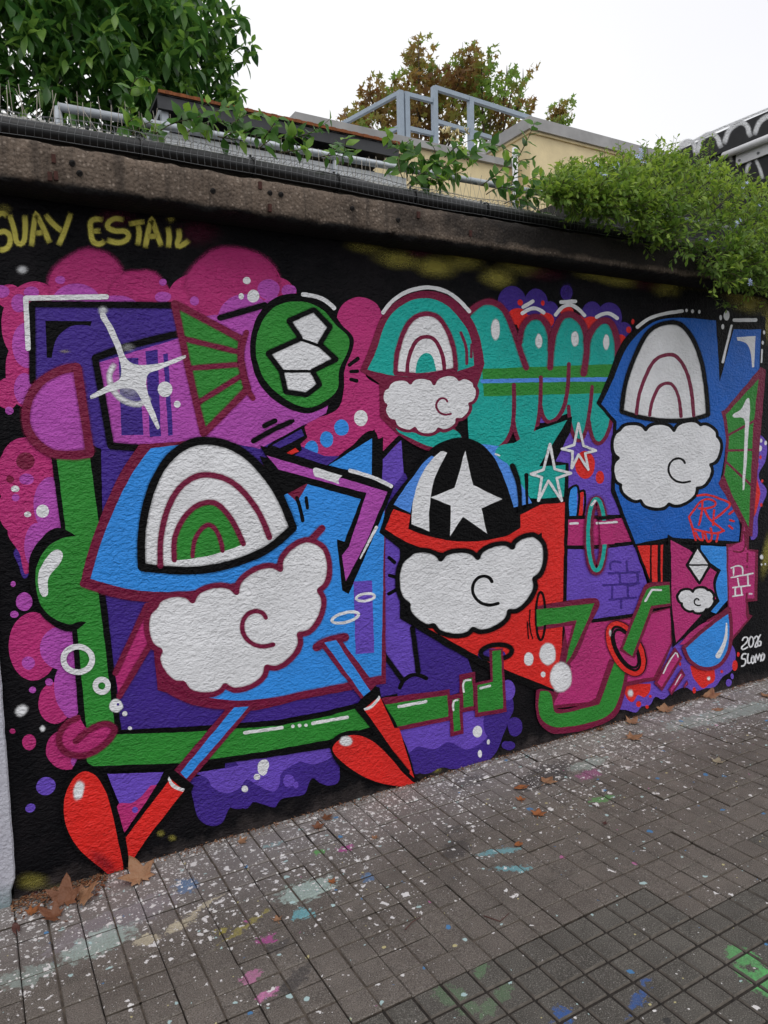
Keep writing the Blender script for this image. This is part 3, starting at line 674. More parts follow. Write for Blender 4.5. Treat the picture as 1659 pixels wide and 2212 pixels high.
# ---- orchid block, bars, fan
m = M('painted_panel', 'C4')
m.fill('O', [(535, 465, 1), (980, 330, 1), (1180, 225), (1430, 130), (1659, 150), (1780, 560), (1760, 740, 1), (1400, 930, 1), (1090, 870, 1), (900, 930, 1), (600, 912, 1)])
m.line('K', [(960, 310), (700, 375), (512, 440, 1), (560, 700), (597, 915, 1), (900, 938)], 36)
for q in [[(640, 445), (745, 440), (775, 855), (655, 858)], [(785, 405), (850, 395), (868, 862), (808, 868)], [(880, 420), (905, 415), (933, 855), (908, 860)]]: m.fill('D', [p + (1,) for p in q])
m.line('K', [(1185, 225), (1430, 155)], 32).line('K', [(1425, 808), (1485, 778)], 26).line('K', [(1365, 890), (1470, 830), (1570, 785)], 26)
m.build()
m = M('painted_fan', 'C4')
m.fill('G', [(945, 165, 1), (1300, 345, 1), (1330, 605, 1), (1095, 840, 1)])
for p in [[(985, 335), (1300, 412)], [(1010, 497), (1305, 475)], [(1055, 690), (1312, 530)]]: m.line('R', p, 27)
m.line('R', [(940, 145, 1), (1305, 340, 1), (1300, 450), (1335, 610, 1), (1098, 850, 1), (1030, 560)], 36, True).line('R', [(1330, 300), (1300, 440), (1330, 590), (1365, 660)], 28)
m.build()
m = M('painted_sparkle', 'C4')
m.ring('W', 740, 590, 0.1, .1, .1) if False else None
m.mist('W', 700, 590, 110, 110, .35, .2).mist('W', 690, 385, 50, 30, .3, .2)
m.spray('W', [(620, 470), (590, 550), (640, 650), (740, 690), (810, 650)], 34, .2)
m.fill('W', [(545, 190), (575, 215), (640, 340), (700, 462), (860, 470), (1000, 425), (1000, 440), (870, 500), (795, 535), (800, 640), (862, 815), (848, 825), (780, 700), (715, 610), (600, 620), (490, 662), (485, 645), (590, 585), (650, 545), (635, 420), (570, 270), (540, 215)])
m.mist('W', 555, 185, 34, 30, .7, .3).ell('W', 890, 610, 40, 42).ell('W', 955, 690, 17, 19); m.build()

# ---- green roundel: a plain banded disc
m = M('painted_roundel', 'C5')
m.fill('K', [(520, 430), (440, 330), (330, 180), (170, 118), (-20, 150), (-140, 290), (-180, 500), (-120, 720), (20, 860), (200, 925), (330, 880), (440, 790), (455, 640)])
m.fill('G', [(490, 435), (400, 330), (300, 220), (160, 170), (0, 200), (-110, 330), (-142, 510), (-85, 690), (40, 815), (200, 885), (310, 850), (405, 770), (420, 640)])
bolt = [(250, 225, 1), (80, 300, 1), (160, 420, 1), (-60, 520, 1), (30, 640, 1), (60, 780, 1), (200, 800, 1), (290, 730, 1), (240, 640, 1), (400, 560, 1), (290, 460, 1), (360, 340, 1)]
m.fill('W', bolt, .5).line('K', bolt, 34, True); m.line('K', [(160, 425), (290, 470)], 20).line('K', [(30, 640), (240, 640)], 20)
m.line('W', [(175, 122), (300, 150), (388, 215)], 28); m.line('K', [(0, 1020), (110, 975)], 22)
m.fill('K', [(-60, 1140, 1), (180, 1000, 1), (205, 1085, 1), (160, 1130, 1), (170, 1170, 1), (100, 1220, 1), (-80, 1210, 1)]).fill('D', [(-30, 1140, 1), (165, 1030, 1), (185, 1075, 1), (20, 1160, 1)]).fill('E', [(60, 1195, 1), (125, 1155, 1), (150, 1180, 1), (95, 1205, 1)])
m.build()

# ---- teal lobes and dome
m = M('painted_lobes', 'C6')
T = [(-130, 240), (-70, 180), (-10, 165), (60, 210), (110, 300), (160, 420, 1), (180, 330), (225, 270), (290, 262), (335, 320), (352, 420, 1), (380, 330), (420, 265), (480, 245), (540, 300), (560, 420, 1), (600, 340), (650, 290), (700, 290), (740, 350), (752, 500), (740, 660, 1), (715, 800), (700, 910), (655, 1005), (615, 1000), (585, 930), (570, 870, 1), (555, 950), (520, 985), (480, 930), (455, 820, 1), (380, 850, 1), (325, 870), (285, 790, 1), (255, 940), (205, 1012), (160, 990), (125, 880, 1), (85, 1000), (0, 1040), (-80, 1060), (-140, 980)]
m.fill('T', T)
m.fill('G', [(-60, 555, 1), (730, 525, 1), (722, 700, 1), (-50, 720, 1)]); m.line('L', [(-60, 630), (300, 622), (722, 618)], 25)
Wd = 30
m.line('R', [(-150, 230), (-70, 165), (0, 155), (70, 200), (130, 330), (170, 450), (205, 550)], 34).line('R', [(165, 400), (185, 300), (240, 245), (300, 255), (345, 330), (352, 450), (348, 550)], 34)
m.line('R', [(352, 450), (375, 330), (425, 240), (490, 235), (550, 300), (568, 420), (548, 585)], 36).line('R', [(565, 400), (620, 295), (690, 265), (740, 340), (755, 500)], 36)
m.line('R', [(-140, 1000), (-60, 1045), (20, 1040), (90, 980), (125, 880), (130, 650)], 24).line('R', [(125, 860), (160, 985), (205, 1010), (255, 950), (285, 800), (292, 605)], 24)
m.line('R', [(290, 780), (330, 870), (390, 850), (440, 750), (460, 525)], 24).line('R', [(458, 780), (480, 930), (520, 985), (560, 930), (585, 800), (600, 660)], 22).line('R', [(580, 870), (610, 985), (650, 1000), (700, 920), (720, 820)], 22)
for a in [(20, 320, 25, 62), (280, 388, 20, 43), (497, 375, 22, 46), (684, 395, 18, 45)]: m.mist('W', a[0], a[1], a[2] * 1.2, a[3] * 1.15, 1, .75)
for p in [[(180, 222), (250, 192), (310, 218)], [(380, 232), (460, 172), (555, 235)], [(625, 245), (690, 222), (750, 252)], [(412, 155), (500, 150)], [(185, 185), (245, 150)]]: m.line('W', p, 22)
for p in [[(140, 1010), (170, 1045), (225, 1055)], [(165, 1080), (195, 1078)]]: m.line('W', p, 12)
m.build()
m = M('painted_spike', 'C6')
m.fill('L', [(-220, 1050, 1), (-110, 1000, 1), (60, 1020, 1), (240, 1360, 1), (60, 1400, 1), (-60, 1500, 1)])
m.fill('K', [(260, 905, 1), (480, 840, 1), (470, 930, 1), (380, 1110, 1), (460, 1120, 1), (455, 1360, 1), (330, 1330, 1)])
m.fill('T', [(20, 1045), (130, 1000, 1), (260, 925, 1), (450, 862, 1), (280, 1140, 1), (440, 1130, 1), (430, 1345, 1), (230, 1330, 1), (90, 1120, 1)])
m.line('W', [(20, 1065), (45, 1075)], 10); m.build()
m = M('painted_dome', 'C5')
m.fill('R', [(560, 635, 1), (625, 480), (700, 280), (780, 190), (880, 125), (1010, 98), (1150, 130), (1260, 220), (1350, 360), (1400, 590, 1), (1300, 870), (1200, 1010), (1250, 1110), (1080, 1185), (880, 1110), (695, 950, 1), (690, 720, 1)])
m.fill('T', [(610, 630, 1), (670, 500), (735, 310), (810, 220), (900, 165), (1010, 148), (1120, 180), (1220, 270), (1300, 400), (1330, 600, 1), (1150, 660), (950, 680), (760, 665)])
m.fill('T', [(800, 1020), (920, 1100), (1080, 1155), (1240, 1100), (1180, 1030), (1040, 1070), (900, 1050)])
ar = [(800, 655, 1), (815, 500), (880, 330), (960, 262), (1060, 262), (1130, 330), (1190, 480), (1205, 630, 1)]
m.fill('W', ar + [(1000, 662)]); m.line('R', ar + [(1000, 665)], 30, True); nest(m, 'R', ar, (1005, 660), (.62,), 26); m.fill('T', [(935, 655, 1), (945, 580), (990, 520), (1040, 530), (1075, 640, 1)])
puff(m, 'W', 'R', [(745, 750), (900, 720), (1060, 725), (1230, 695), (1335, 740), (1300, 860), (1215, 965), (1090, 1030), (930, 1025), (790, 975), (735, 870)], 22, .26, [curl(1130, 860, 80, 1.)], 15)
m.line('R', [(1240, 380), (1275, 480), (1280, 590)], 20).line('R', [(1312, 460), (1310, 545)], 18)
m.line('W', [(715, 245), (800, 150), (920, 90), (1050, 78), (1180, 125), (1298, 238)], 26); m.build()
m = M('painted_accents', 'C6')
m.line('K', [(120, 1135), (160, 1260), (165, 1475)], 34, taper=(1, .5)).line('K', [(205, 1190), (210, 1410)], 24, taper=(1, .5)); m.build('painted_stroke')

# ---- cobalt block
m = M('painted_block', 'C6')
m.fill('K', [(625, 760, 1), (690, 610), (755, 440), (820, 345), (950, 250), (1090, 222), (1360, 235, 1), (1440, 235, 1), (1640, 240, 1), (1640, 560, 1), (1500, 1620, 1), (1050, 1590, 1), (850, 1625, 1), (712, 1290, 1), (725, 880, 1)])
m.fill('C', [(655, 765, 1), (725, 620), (790, 460), (860, 360), (970, 275), (1090, 250), (1342, 265, 1), (1365, 635, 1), (1448, 318, 1), (1612, 318, 1), (1600, 600, 1), (1395, 815, 1), (1400, 1000), (1370, 1210, 1), (1440, 1330), (1482, 1480), (1478, 1590, 1), (1060, 1565, 1), (860, 1605, 1), (735, 1275, 1), (745, 870, 1)])
ar = [(775, 812, 1), (800, 640), (860, 470), (940, 330), (1040, 280), (1130, 290), (1210, 390), (1265, 560), (1295, 830, 1)]
m.fill('W', ar + [(1150, 862), (950, 855)]); m.line('K', ar + [(1150, 865), (950, 857)], 26, True); nest(m, 'R', ar, (1040, 845), (.66,), 22); nest(m, 'R', ar, (1040, 845), (.36,), 20)
puff(m, 'W', 'K', [(765, 920), (920, 920), (1090, 925), (1250, 890), (1350, 960), (1310, 1130), (1230, 1270), (1060, 1365), (890, 1345), (770, 1250), (755, 1090)], 20, .24, [curl(1130, 1140, 105, 1.)], 13)
m.line('W', [(870, 305), (960, 245), (1140, 208)], 20).line('W', [(1382, 515), (1435, 295)], 14).line('W', [(1450, 263), (1580, 262)], 22)
for a in [(1165, 205, 8, 10), (1200, 210, 9, 12), (1242, 213, 8, 11), (1405, 235, 18, 30), (1370, 248, 8, 16), (1383, 302, 9, 16), (1630, 335, 7, 12), (1622, 398, 7, 12)]: m.ell('W', *a)
m.line('W', [(1618, 440), (1615, 515)], 10); m.fill('W', [(1465, 365, 1), (1580, 360, 1), (1570, 545, 1), (1558, 545, 1), (1545, 440), (1520, 400), (1470, 385, 1)])
m.build()
m = M('painted_fan', 'C6')
m.fill('R', [(1610, 545, 1), (1640, 560, 1), (1560, 1560, 1), (1535, 1555, 1), (1355, 1240, 1), (1385, 1190, 1), (1400, 980), (1375, 810, 1), (1395, 800, 1)])
m.fill('G', [(1598, 615, 1), (1400, 830, 1), (1418, 1000), (1392, 1190, 1), (1430, 1290, 1), (1538, 1505, 1), (1565, 900, 1)])
for p in [[(1420, 950), (1575, 865)], [(1415, 1045), (1570, 1040)], [(1405, 1115), (1550, 1250)]]: m.line('R', p, 14)
m.fill('W', [(1540, 730), (1545, 800), (1510, 1280), (1500, 1280), (1515, 900), (1505, 850), (1440, 838), (1490, 800), (1525, 735)]); m.build()
m = M('painted_tag', 'B3')
for p in [[(1230, 25), (1290, 20), (1370, 45), (1425, 75), (1400, 110), (1340, 160)], [(1180, 150), (1210, 110), (1250, 60), (1300, 45), (1340, 75), (1290, 100), (1240, 100)], [(1260, 60), (1255, 130), (1240, 200)], [(1270, 100), (1300, 160), (1340, 195), (1390, 235)], [(1385, 235), (1340, 250), (1210, 225)], [(1180, 150), (1195, 200), (1220, 290)], [(1330, 110), (1325, 200)], [(1220, 245), (1260, 290), (1265, 240), (1300, 300), (1310, 220)], [(1355, 245), (1345, 300)], [(1420, 135), (1445, 115)], [(1425, 170), (1450, 178)], [(1420, 205), (1440, 222)]]: m.line('E', p, 13)
m.build()

# ---- green column, knob and pipe
m = M('painted_pipe', 'C4')
m.fill('K', [(275, 970, 1), (520, 970, 1), (560, 1340, 1), (590, 1700, 1), (340, 1700, 1), (330, 1380, 1)])
m.fill('G', [(305, 985, 1), (485, 980, 1), (530, 1320, 1), (560, 1700, 1), (380, 1700, 1), (355, 1380, 1)])
m.at('B1').fill('K', [(420, 300, 1), (630, 230, 1), (730, 1090, 1), (480, 1120, 1)]).fill('G', [(440, 300, 1), (590, 240, 1), (690, 1070, 1), (520, 1090, 1), (460, 440, 1)])
m.fill('K', [(430, -120), (330, -150), (240, -80), (180, 20), (175, 160), (215, 320), (300, 420), (420, 470), (520, 410, 1), (540, 100), (480, -60)])
m.fill('G', [(450, -100), (350, -80), (270, -20), (220, 80), (215, 200), (250, 320), (330, 395), (420, 425), (470, 410), (560, 400), (580, 100), (540, -60)])
m.fill('W', [(330, -20), (375, 0), (360, 60), (290, 150), (285, 250), (255, 260), (230, 200), (232, 120), (270, 40)])
m.at('B1').fill('K', [(480, 1080, 1), (690, 1060, 1), (1120, 1040, 1), (1659, 1000, 1), (1930, 950, 1), (2380, 840, 1), (2400, 1020, 1), (1960, 1170, 1), (1600, 1225, 1), (1100, 1290, 1), (540, 1310, 1), (430, 1290, 1), (460, 1240)])
m.fill('G', [(560, 1090, 1), (700, 1085, 1), (1120, 1072, 1), (1659, 1035, 1), (1950, 980, 1), (2350, 870, 1), (2350, 1000, 1), (1960, 1120, 1), (1600, 1185, 1), (1100, 1258, 1), (560, 1275, 1), (520, 1240)])
m.line('W', [(1465, 1076), (1640, 1052), (1690, 1045)], 20)
m.at('B2')
for a in [(105, 1582, 12, 12), (152, 1577, 13, 13), (195, 1575, 12, 11)]: m.ell('W', *a)
m.line('W', [(240, 1562), (360, 1540), (475, 1520)], 22); m.line('W', [(0, 1596), (30, 1588)], 16); m.build()
m = M('painted_pipe', 'B2')      # stepped pipe pieces
m.fill('R', [(640, 1400, 1), (1165, 1332, 1), (1178, 1540, 1), (830, 1610, 1), (660, 1640, 1)]).fill('G', [(640, 1450, 1), (1148, 1372, 1), (1155, 1515, 1), (830, 1580, 1), (660, 1600, 1)])
m.fill('R', [(1158, 1375, 1), (1245, 1358, 1), (1258, 1632, 1), (1170, 1650, 1)]).fill('G', [(1182, 1402, 1), (1228, 1392, 1), (1236, 1608, 1), (1192, 1618, 1)])
m.fill('R', [(1228, 1235, 1), (1335, 1215, 1), (1350, 1470, 1), (1235, 1492, 1)]).fill('G', [(1252, 1268, 1), (1316, 1252, 1), (1326, 1445, 1), (1258, 1456, 1)])
m.line('W', [(820, 1450), (1005, 1415)], 20).line('W', [(1190, 1475), (1192, 1415), (1218, 1405)], 13).line('W', [(1260, 1350), (1262, 1280), (1305, 1270)], 13); m.build()

# ---- D shape, rosette, slanted bar
m = M('painted_half_disc', 'C4')
q = [(415, 490, 1), (310, 515), (200, 590), (140, 720), (160, 850), (260, 945), (370, 965), (485, 955, 1)]
m.fill('O', q).line('R', q, 46, True); m.build()
m = M('painted_rosette', 'B1')
m.fill('P', [(470, 985), (390, 1030), (350, 1120), (400, 1190), (520, 1200), (640, 1130), (680, 1060), (620, 1020), (520, 1050)])
m.line('R', [(470, 985), (390, 1030), (352, 1120), (400, 1195), (510, 1210), (620, 1150), (685, 1060), (640, 1022), (550, 1050), (450, 1130)], 34); m.line('P', [(455, 1150), (560, 1090), (640, 1050)], 4); m.build()
m = M('painted_bar', 'B1')
m.fill('P', [(885, 330, 1), (915, 520, 1), (710, 865, 1), (690, 730, 1)]).line('R', [(880, 310), (690, 720)], 32).line('R', [(915, 520), (712, 860)], 32); m.build()

# ---- big blue dome with nested arches
m = M('painted_dome')
m.fill('R', [(172, 1262, 1), (200, 1160), (255, 1030), (300, 960, 1), (440, 950, 1), (650, 1040, 1), (830, 1055, 1), (832, 1475, 1), (660, 1508), (520, 1535), (400, 1505), (340, 1490, 1), (320, 1300, 1), (250, 1290)])
m.fill('B', [(195, 1250, 1), (222, 1160), (275, 1040), (325, 968, 1), (440, 955, 1), (560, 1010, 1), (640, 1085, 1), (690, 1000, 1), (830, 1060, 1), (822, 1462, 1), (690, 1490), (520, 1512), (420, 1500, 1), (520, 1380), (640, 1240, 1), (420, 1275), (300, 1275)])
m.fill('K', [(560, 985, 1), (640, 1005, 1), (690, 1030, 1), (612, 1070, 1), (590, 1060, 1)])
ar = [(305, 1225, 1), (308, 1130), (335, 1035), (380, 975), (440, 952), (520, 975), (590, 1050), (632, 1140, 1)]
m.fill('W', ar + [(560, 1190), (440, 1225)]); m.line('K', ar + [(560, 1195), (440, 1230)], 17, True)
nest(m, 'R', ar, (450, 1215), (.72,), 12)
m.fill('G', [(376, 1210, 1), (380, 1150), (420, 1095), (470, 1090), (525, 1175, 1), (450, 1200)]); m.line('R', [(376, 1210, 1), (380, 1150), (420, 1095), (470, 1090), (525, 1175, 1)], 11); m.line('R', [(415, 1202), (425, 1155), (455, 1135), (480, 1190)], 9)
m.line('R', [(178, 1260, 1), (280, 1288), (400, 1285), (520, 1262), (620, 1210), (695, 1140, 1)], 14)
puff(m, 'W', 'R', [(335, 1310), (415, 1298), (510, 1280), (605, 1230), (680, 1170), (688, 1275), (645, 1370), (575, 1440), (485, 1480), (395, 1475), (345, 1405)], 11, .25, [curl(560, 1345, 55, 1.)], 9)
m.line('R', [(345, 1478), (420, 1515), (520, 1524), (660, 1498), (822, 1465)], 13)
m.at('B2').line('K', [(132, 40), (155, 110), (172, 195)], 24).line('K', [(195, 40), (205, 110)], 22)
m.fill('V', [(515, 605, 1), (640, 600, 1), (655, 1085, 1), (530, 1095, 1)])
m.ring('W', 595, 712, 62, 24, 18, -8).ring('W', 460, 848, 92, 32, 20, -14); m.build()
m = M('painted_band', 'D')       # bent orchid band
m.fill('K', [(560, 962, 1), (640, 985, 1), (850, 1050, 1), (805, 1160, 1), (752, 1282, 1), (738, 1275, 1), (726, 1165, 1), (742, 1170, 1), (778, 1078, 1), (600, 1028, 1)])
m.fill('O', [(575, 984, 1), (835, 1062, 1), (790, 1170, 1), (745, 1255, 1), (737, 1200, 1), (752, 1180, 1), (790, 1065, 1), (600, 1014, 1)])
m.at('C5').fill('W', [(240, 1300), (260, 1290, 1), (440, 1345, 1), (415, 1370), (420, 1400, 1), (255, 1350, 1)])
m.line('W', [(490, 1310), (640, 1355), (770, 1415)], 26); m.at('B2').line('W', [(670, 240), (560, 450)], 22, taper=(1, .5)); m.build()

# ---- star cap and red block
m = M('painted_block', 'D')
m.fill('K', [(835, 1090, 1), (885, 1025), (935, 965), (1000, 945), (1055, 975), (1100, 1070, 1), (1112, 1110, 1), (1160, 1078, 1), (1226, 1072, 1), (1220, 1400, 1), (1212, 1505, 1), (1195, 1506, 1), (1060, 1450, 1), (960, 1395, 1), (862, 1335, 1), (862, 1185, 1), (818, 1150, 1)])
m.fill('L', [(848, 1090, 1), (890, 1030), (930, 985), (940, 1000), (895, 1070), (885, 1108, 1)])
m.fill('E', [(848, 1100, 1), (885, 1112, 1), (880, 1142, 1), (940, 1162), (1010, 1170), (1090, 1158), (1122, 1140, 1), (1122, 1112, 1), (1165, 1090, 1), (1218, 1085, 1), (1212, 1400, 1), (1200, 1490, 1), (1065, 1436, 1), (965, 1380, 1), (890, 1340, 1), (960, 1362), (1050, 1350), (1120, 1290), (1165, 1190), (1168, 1150, 1), (1100, 1185), (1000, 1198), (900, 1180), (830, 1142, 1)])
m.mist('K', 1070, 1300, 60, 22, .0)
m.fill('W', [(887, 1132, 1), (893, 1070), (915, 1015), (950, 975), (964, 978, 1), (935, 1040), (926, 1100), (926, 1148, 1)])
m.fill('W', [(1003, 973, 1), (1020, 1048, 1), (1083, 1078, 1), (1038, 1098, 1), (1050, 1152, 1), (998, 1116, 1), (970, 1158, 1), (972, 1092, 1), (928, 1074, 1), (980, 1054, 1)])
puff(m, 'W', 'K', [(880, 1200), (950, 1208), (1030, 1205), (1105, 1182), (1160, 1160), (1152, 1250), (1098, 1320), (1020, 1358), (935, 1350), (880, 1305)], 10, .22, [curl(1050, 1265, 45, 1.)], 7)
m.ell('D', 1060, 1414, 30, 14).ring('K', 1070, 1408, 34, 16, 10, -6)
for a in [(1140, 1423, 10, 14), (1181, 1412, 17, 23), (1171, 1456, 5, 6)]: m.mist('W', a[0], a[1], a[2] * 1.15, a[3] * 1.15, 1, .8)
m.build()
m = M('painted_pipe', 'B2')
m.fill('R', [(1430, 1065, 1), (1520, 1055, 1), (1548, 1485, 1), (1335, 1520, 1), (1328, 1292, 1), (1438, 1265, 1)]).fill('G', [(1450, 1075, 1), (1508, 1068, 1), (1525, 1462, 1), (1355, 1488, 1), (1350, 1305, 1), (1455, 1280, 1)])
m.line('W', [(1370, 1325), (1435, 1308)], 15); m.build()

# ---- outline stars
m = M('painted_star', 'C6')
m.line('W', [(345, 1005, 1), (372, 1155, 1), (470, 1180, 1), (385, 1210, 1), (415, 1345, 1), (335, 1225, 1), (275, 1345, 1), (295, 1205, 1), (230, 1185, 1), (305, 1160, 1)], 16, True); m.build()
m = M('painted_star', 'C6')
m.line('W', [(515, 880, 1), (545, 1015, 1), (620, 1045, 1), (555, 1060, 1), (575, 1160, 1), (515, 1068, 1), (475, 1150, 1), (480, 1050, 1), (415, 1035, 1), (490, 1010, 1)], 15, True); m.build()

# ---- limbs, rings and blocks on the right
m = M('painted_panel', 'B3')
m.fill('R', [(440, 800, 1), (860, 745, 1), (1080, 690, 1), (1075, 920, 1), (985, 1130, 1), (800, 1165, 1), (640, 1270, 1), (350, 1300, 1)])
m.fill('P', [(430, 800, 1), (840, 765, 1), (1068, 700, 1), (1068, 910, 1), (965, 1110, 1), (800, 1140, 1), (620, 1255, 1), (365, 1280, 1), (470, 1050, 1)]).line('K', [(600, 775), (840, 742)], 22)
m.build()
m = M('painted_panel', 'B3')
m.fill('K', [(850, 322, 1), (1060, 318, 1), (1060, 560, 1), (940, 545, 1)])
m.fill('E', [(868, 325, 1), (945, 322, 1), (942, 525, 1)]).fill('E', [(955, 322, 1), (990, 320, 1), (988, 545, 1), (955, 540, 1)]).fill('E', [(1008, 320, 1), (1022, 318, 1), (1018, 545, 1), (1008, 545, 1)])
m.build(); m = M('painted_panel', 'B3')
m.fill('B', [(1250, 322, 1), (1408, 330, 1), (1418, 640, 1), (1340, 730, 1), (1250, 700, 1)]); m.build()
m = M('painted_panel', 'B3')
m.fill('R', [(1400, 315, 1), (1485, 305, 1), (1500, 150, 1), (1540, 240, 1), (1535, 345, 1), (1592, 350, 1), (1588, 655, 1), (1530, 660, 1), (1540, 735, 1), (1560, 745, 1), (1440, 890, 1), (1420, 930, 1), (1170, 920, 1), (1280, 790, 1), (1410, 690, 1)])
m.fill('P', [(1412, 335, 1), (1498, 300, 1), (1510, 200, 1), (1525, 350, 1), (1575, 362, 1), (1570, 640, 1), (1518, 640, 1), (1520, 740, 1), (1530, 765, 1), (1430, 880, 1), (1170, 915, 1), (1120, 920, 1), (1200, 830), (1290, 775, 1), (1418, 705, 1)])
m.line('R', [(1290, 775), (1425, 700)], 14).line('R', [(1528, 370), (1528, 420)], 12).line('R', [(1525, 610), (1520, 660)], 12).line('R', [(1445, 357), (1505, 350), (1508, 240)], 11); m.ell('R', 1527, 450, 6, 8)
for p in [[(1430, 458), (1490, 448), (1500, 495)], [(1445, 460), (1445, 500)], [(1430, 515), (1562, 490)], [(1470, 520), (1478, 570)], [(1530, 500), (1532, 560)], [(1440, 575), (1545, 562)], [(1455, 580), (1455, 622)], [(1490, 575), (1495, 620)], [(1440, 628), (1500, 618)], [(1540, 612), (1555, 612)]]: m.line('W', p, 9)
m.build()
m = M('painted_drop', 'B3')
q = [(1422, 712, 1), (1300, 800), (1145, 935, 1), (1190, 1020), (1280, 1062), (1370, 1030), (1425, 920)]
m.fill('B', q).line('R', q, 22, True); m.line('W', [(1402, 790), (1395, 890), (1352, 985)], 22, taper=(.4, 1.5)); m.build()
m = M('painted_pennant', 'B3')
m.fill('K', [(1050, 255, 1), (1170, 335, 1), (1310, 430, 1), (1372, 470, 1), (1340, 555), (1362, 655, 1), (1240, 800, 1), (1080, 935, 1), (1062, 700, 1)])
m.fill('P', [(1068, 290, 1), (1180, 350, 1), (1300, 452, 1), (1345, 482, 1), (1322, 540), (1340, 640, 1), (1100, 905, 1), (1075, 690, 1)])
m.fill('W', [(1228, 330, 1), (1305, 440, 1), (1240, 550, 1), (1165, 440, 1)], .5).line('K', [(1228, 330, 1), (1305, 440, 1), (1240, 550, 1), (1165, 440, 1)], 16, True).line('K', [(1165, 440), (1305, 440)], 10)
puff(m, 'W', 'K', [(1115, 610), (1200, 600), (1290, 590), (1325, 640), (1280, 705), (1200, 715), (1135, 670)], 15, .25, [curl(1230, 655, 30, 1.)], 9); m.build()
m = M('painted_limb', 'B3')
m.fill('R', [(270, 685, 1), (470, 650), (620, 640), (640, 680), (580, 800), (500, 985), (430, 1060, 1), (425, 1000, 1), (480, 800, 1), (270, 830, 1)])
m.fill('G', [(272, 705, 1), (480, 685), (610, 668, 1), (560, 790), (470, 985), (440, 1030, 1), (450, 960, 1), (505, 770, 1), (270, 808, 1)])
m.ring('K', 288, 745, 28, 145, 14); m.fill('G', [(262, 705, 1), (330, 700, 1), (330, 796, 1), (266, 806, 1)])
for p in [[(225, 710), (222, 800), (240, 880)], [(208, 780), (215, 880)]]: m.line('K', p, 8)
m.fill('R', [(262, 1190, 1), (290, 1180), (370, 1200, 1), (390, 1300), (620, 1235, 1), (700, 1000, 1), (815, 1040, 1), (760, 1310), (640, 1400), (380, 1450), (290, 1400), (258, 1300)])
m.fill('G', [(285, 1195, 1), (345, 1205), (370, 1315), (400, 1330), (640, 1275, 1), (735, 1010, 1), (798, 1050, 1), (735, 1290), (640, 1365), (390, 1412), (300, 1370), (275, 1290)])
m.build()
m = M('painted_ring', 'B3')
m.ring('K', 800, 940, 78, 160, 44, -28); m.ring('E', 798, 940, 82, 165, 26, -28); m.ring('K', 800, 940, 52, 125, 14, -28); m.mist('W', 704, 845, 10, 30, .8, .3)
m.fill('R', [(760, 950, 1), (905, 570, 1), (930, 548), (1062, 540, 1), (1068, 685, 1), (965, 700, 1), (850, 1000, 1)])
m.fill('G', [(780, 940, 1), (922, 590, 1), (950, 572), (1060, 560, 1), (1066, 668, 1), (950, 685, 1), (838, 985, 1)]); m.line('W', [(915, 655), (955, 588, 1), (1010, 590)], 13); m.build()
m = M('painted_ring', 'B3')
m.ring('R', 622, 262, 46, 212, 52, 0); m.ring('T', 622, 258, 50, 215, 24, 0); m.line('W', [(592, 80), (615, 55)], 16)
m.fill('P', [(640, 175, 1), (720, 172, 1), (730, 312, 1), (650, 318, 1)]).line('K', [(635, 160), (730, 152)], 22).line('W', [(640, 190), (745, 182)], 12); m.build()
m = M('painted_bar', 'Z4')
for o_, i_ in [([(640, 680), (720, 800), (500, 1160), (415, 1070)], [(645, 735), (690, 800), (495, 1115), (450, 1060)]), ([(710, 910), (755, 985), (605, 1200), (570, 1140)], [(708, 950), (735, 990), (600, 1170), (595, 1130)]), ([(770, 1035), (785, 1080), (740, 1130), (735, 1100)], [(768, 1060), (770, 1080), (748, 1110), (746, 1100)])]:
    m.fill('R', [p + (1,) for p in o_]).fill('P', [p + (1,) for p in i_])
m.line('W', [(515, 965), (645, 745), (675, 790)], 14).line('W', [(640, 1090), (705, 975)], 10); m.build()

# ---- slanted blue bars with red petals
m = M('painted_petal', 'B1')
m.fill('V', [(640, 1320, 1), (990, 1310, 1), (850, 1470), (720, 1515, 1)]).fill('P', [(700, 1510), (800, 1490), (900, 1390, 1), (945, 1385, 1), (745, 1670, 1)]).ell('V', 808, 1535, 18, 18)
m.fill('R', [(1375, 905, 1), (1530, 905, 1), (1130, 1375, 1), (1040, 1300, 1)]).fill('B', [(1400, 922, 1), (1490, 918, 1), (1115, 1350, 1), (1080, 1310, 1)])
m.at('B4').fill('K', [(1000, -20, 1), (1040, 5), (1160, 100, 1), (1140, 150, 1), (880, 440, 1), (770, 610, 1), (745, 400, 1), (960, 60, 1)])
m.fill('E', [(1018, 60, 1), (1102, 128, 1), (875, 420, 1), (775, 575, 1), (752, 410, 1)]).fill('W', [(1012, 45, 1), (1040, 90), (1105, 118, 1), (1095, 135, 1), (1030, 110), (1003, 60, 1)])
m.fill('K', [(510, -20), (420, 30), (365, 150), (370, 300), (440, 470), (600, 620), (720, 660), (770, 600, 1), (745, 400), (680, 180), (610, 40)])
m.fill('E', [(500, 15), (430, 70), (385, 180), (395, 340), (470, 475), (600, 590), (710, 655), (735, 590), (705, 430), (650, 190), (580, 50)])
m.mist('F', 620, 560, 150, 60, .35, .2, 40).mist('W', 470, 128, 38, 72, 1, .6, 12); m.build()
m = M('painted_petal', 'B2')
m.line('R', [(262, 1050), (330, 1010), (460, 980)], 54)
m.fill('R', [(300, 1050, 1), (430, 1000, 1), (690, 1340, 1), (590, 1430, 1)]).fill('B', [(318, 1015, 1), (395, 1000, 1), (645, 1370, 1), (600, 1405, 1)])
m.fill('K', [(520, 1460, 1), (560, 1400, 1), (660, 1310, 1), (692, 1320, 1), (700, 1390, 1), (860, 1690), (940, 1960, 1), (850, 1900, 1), (640, 1600, 1)])
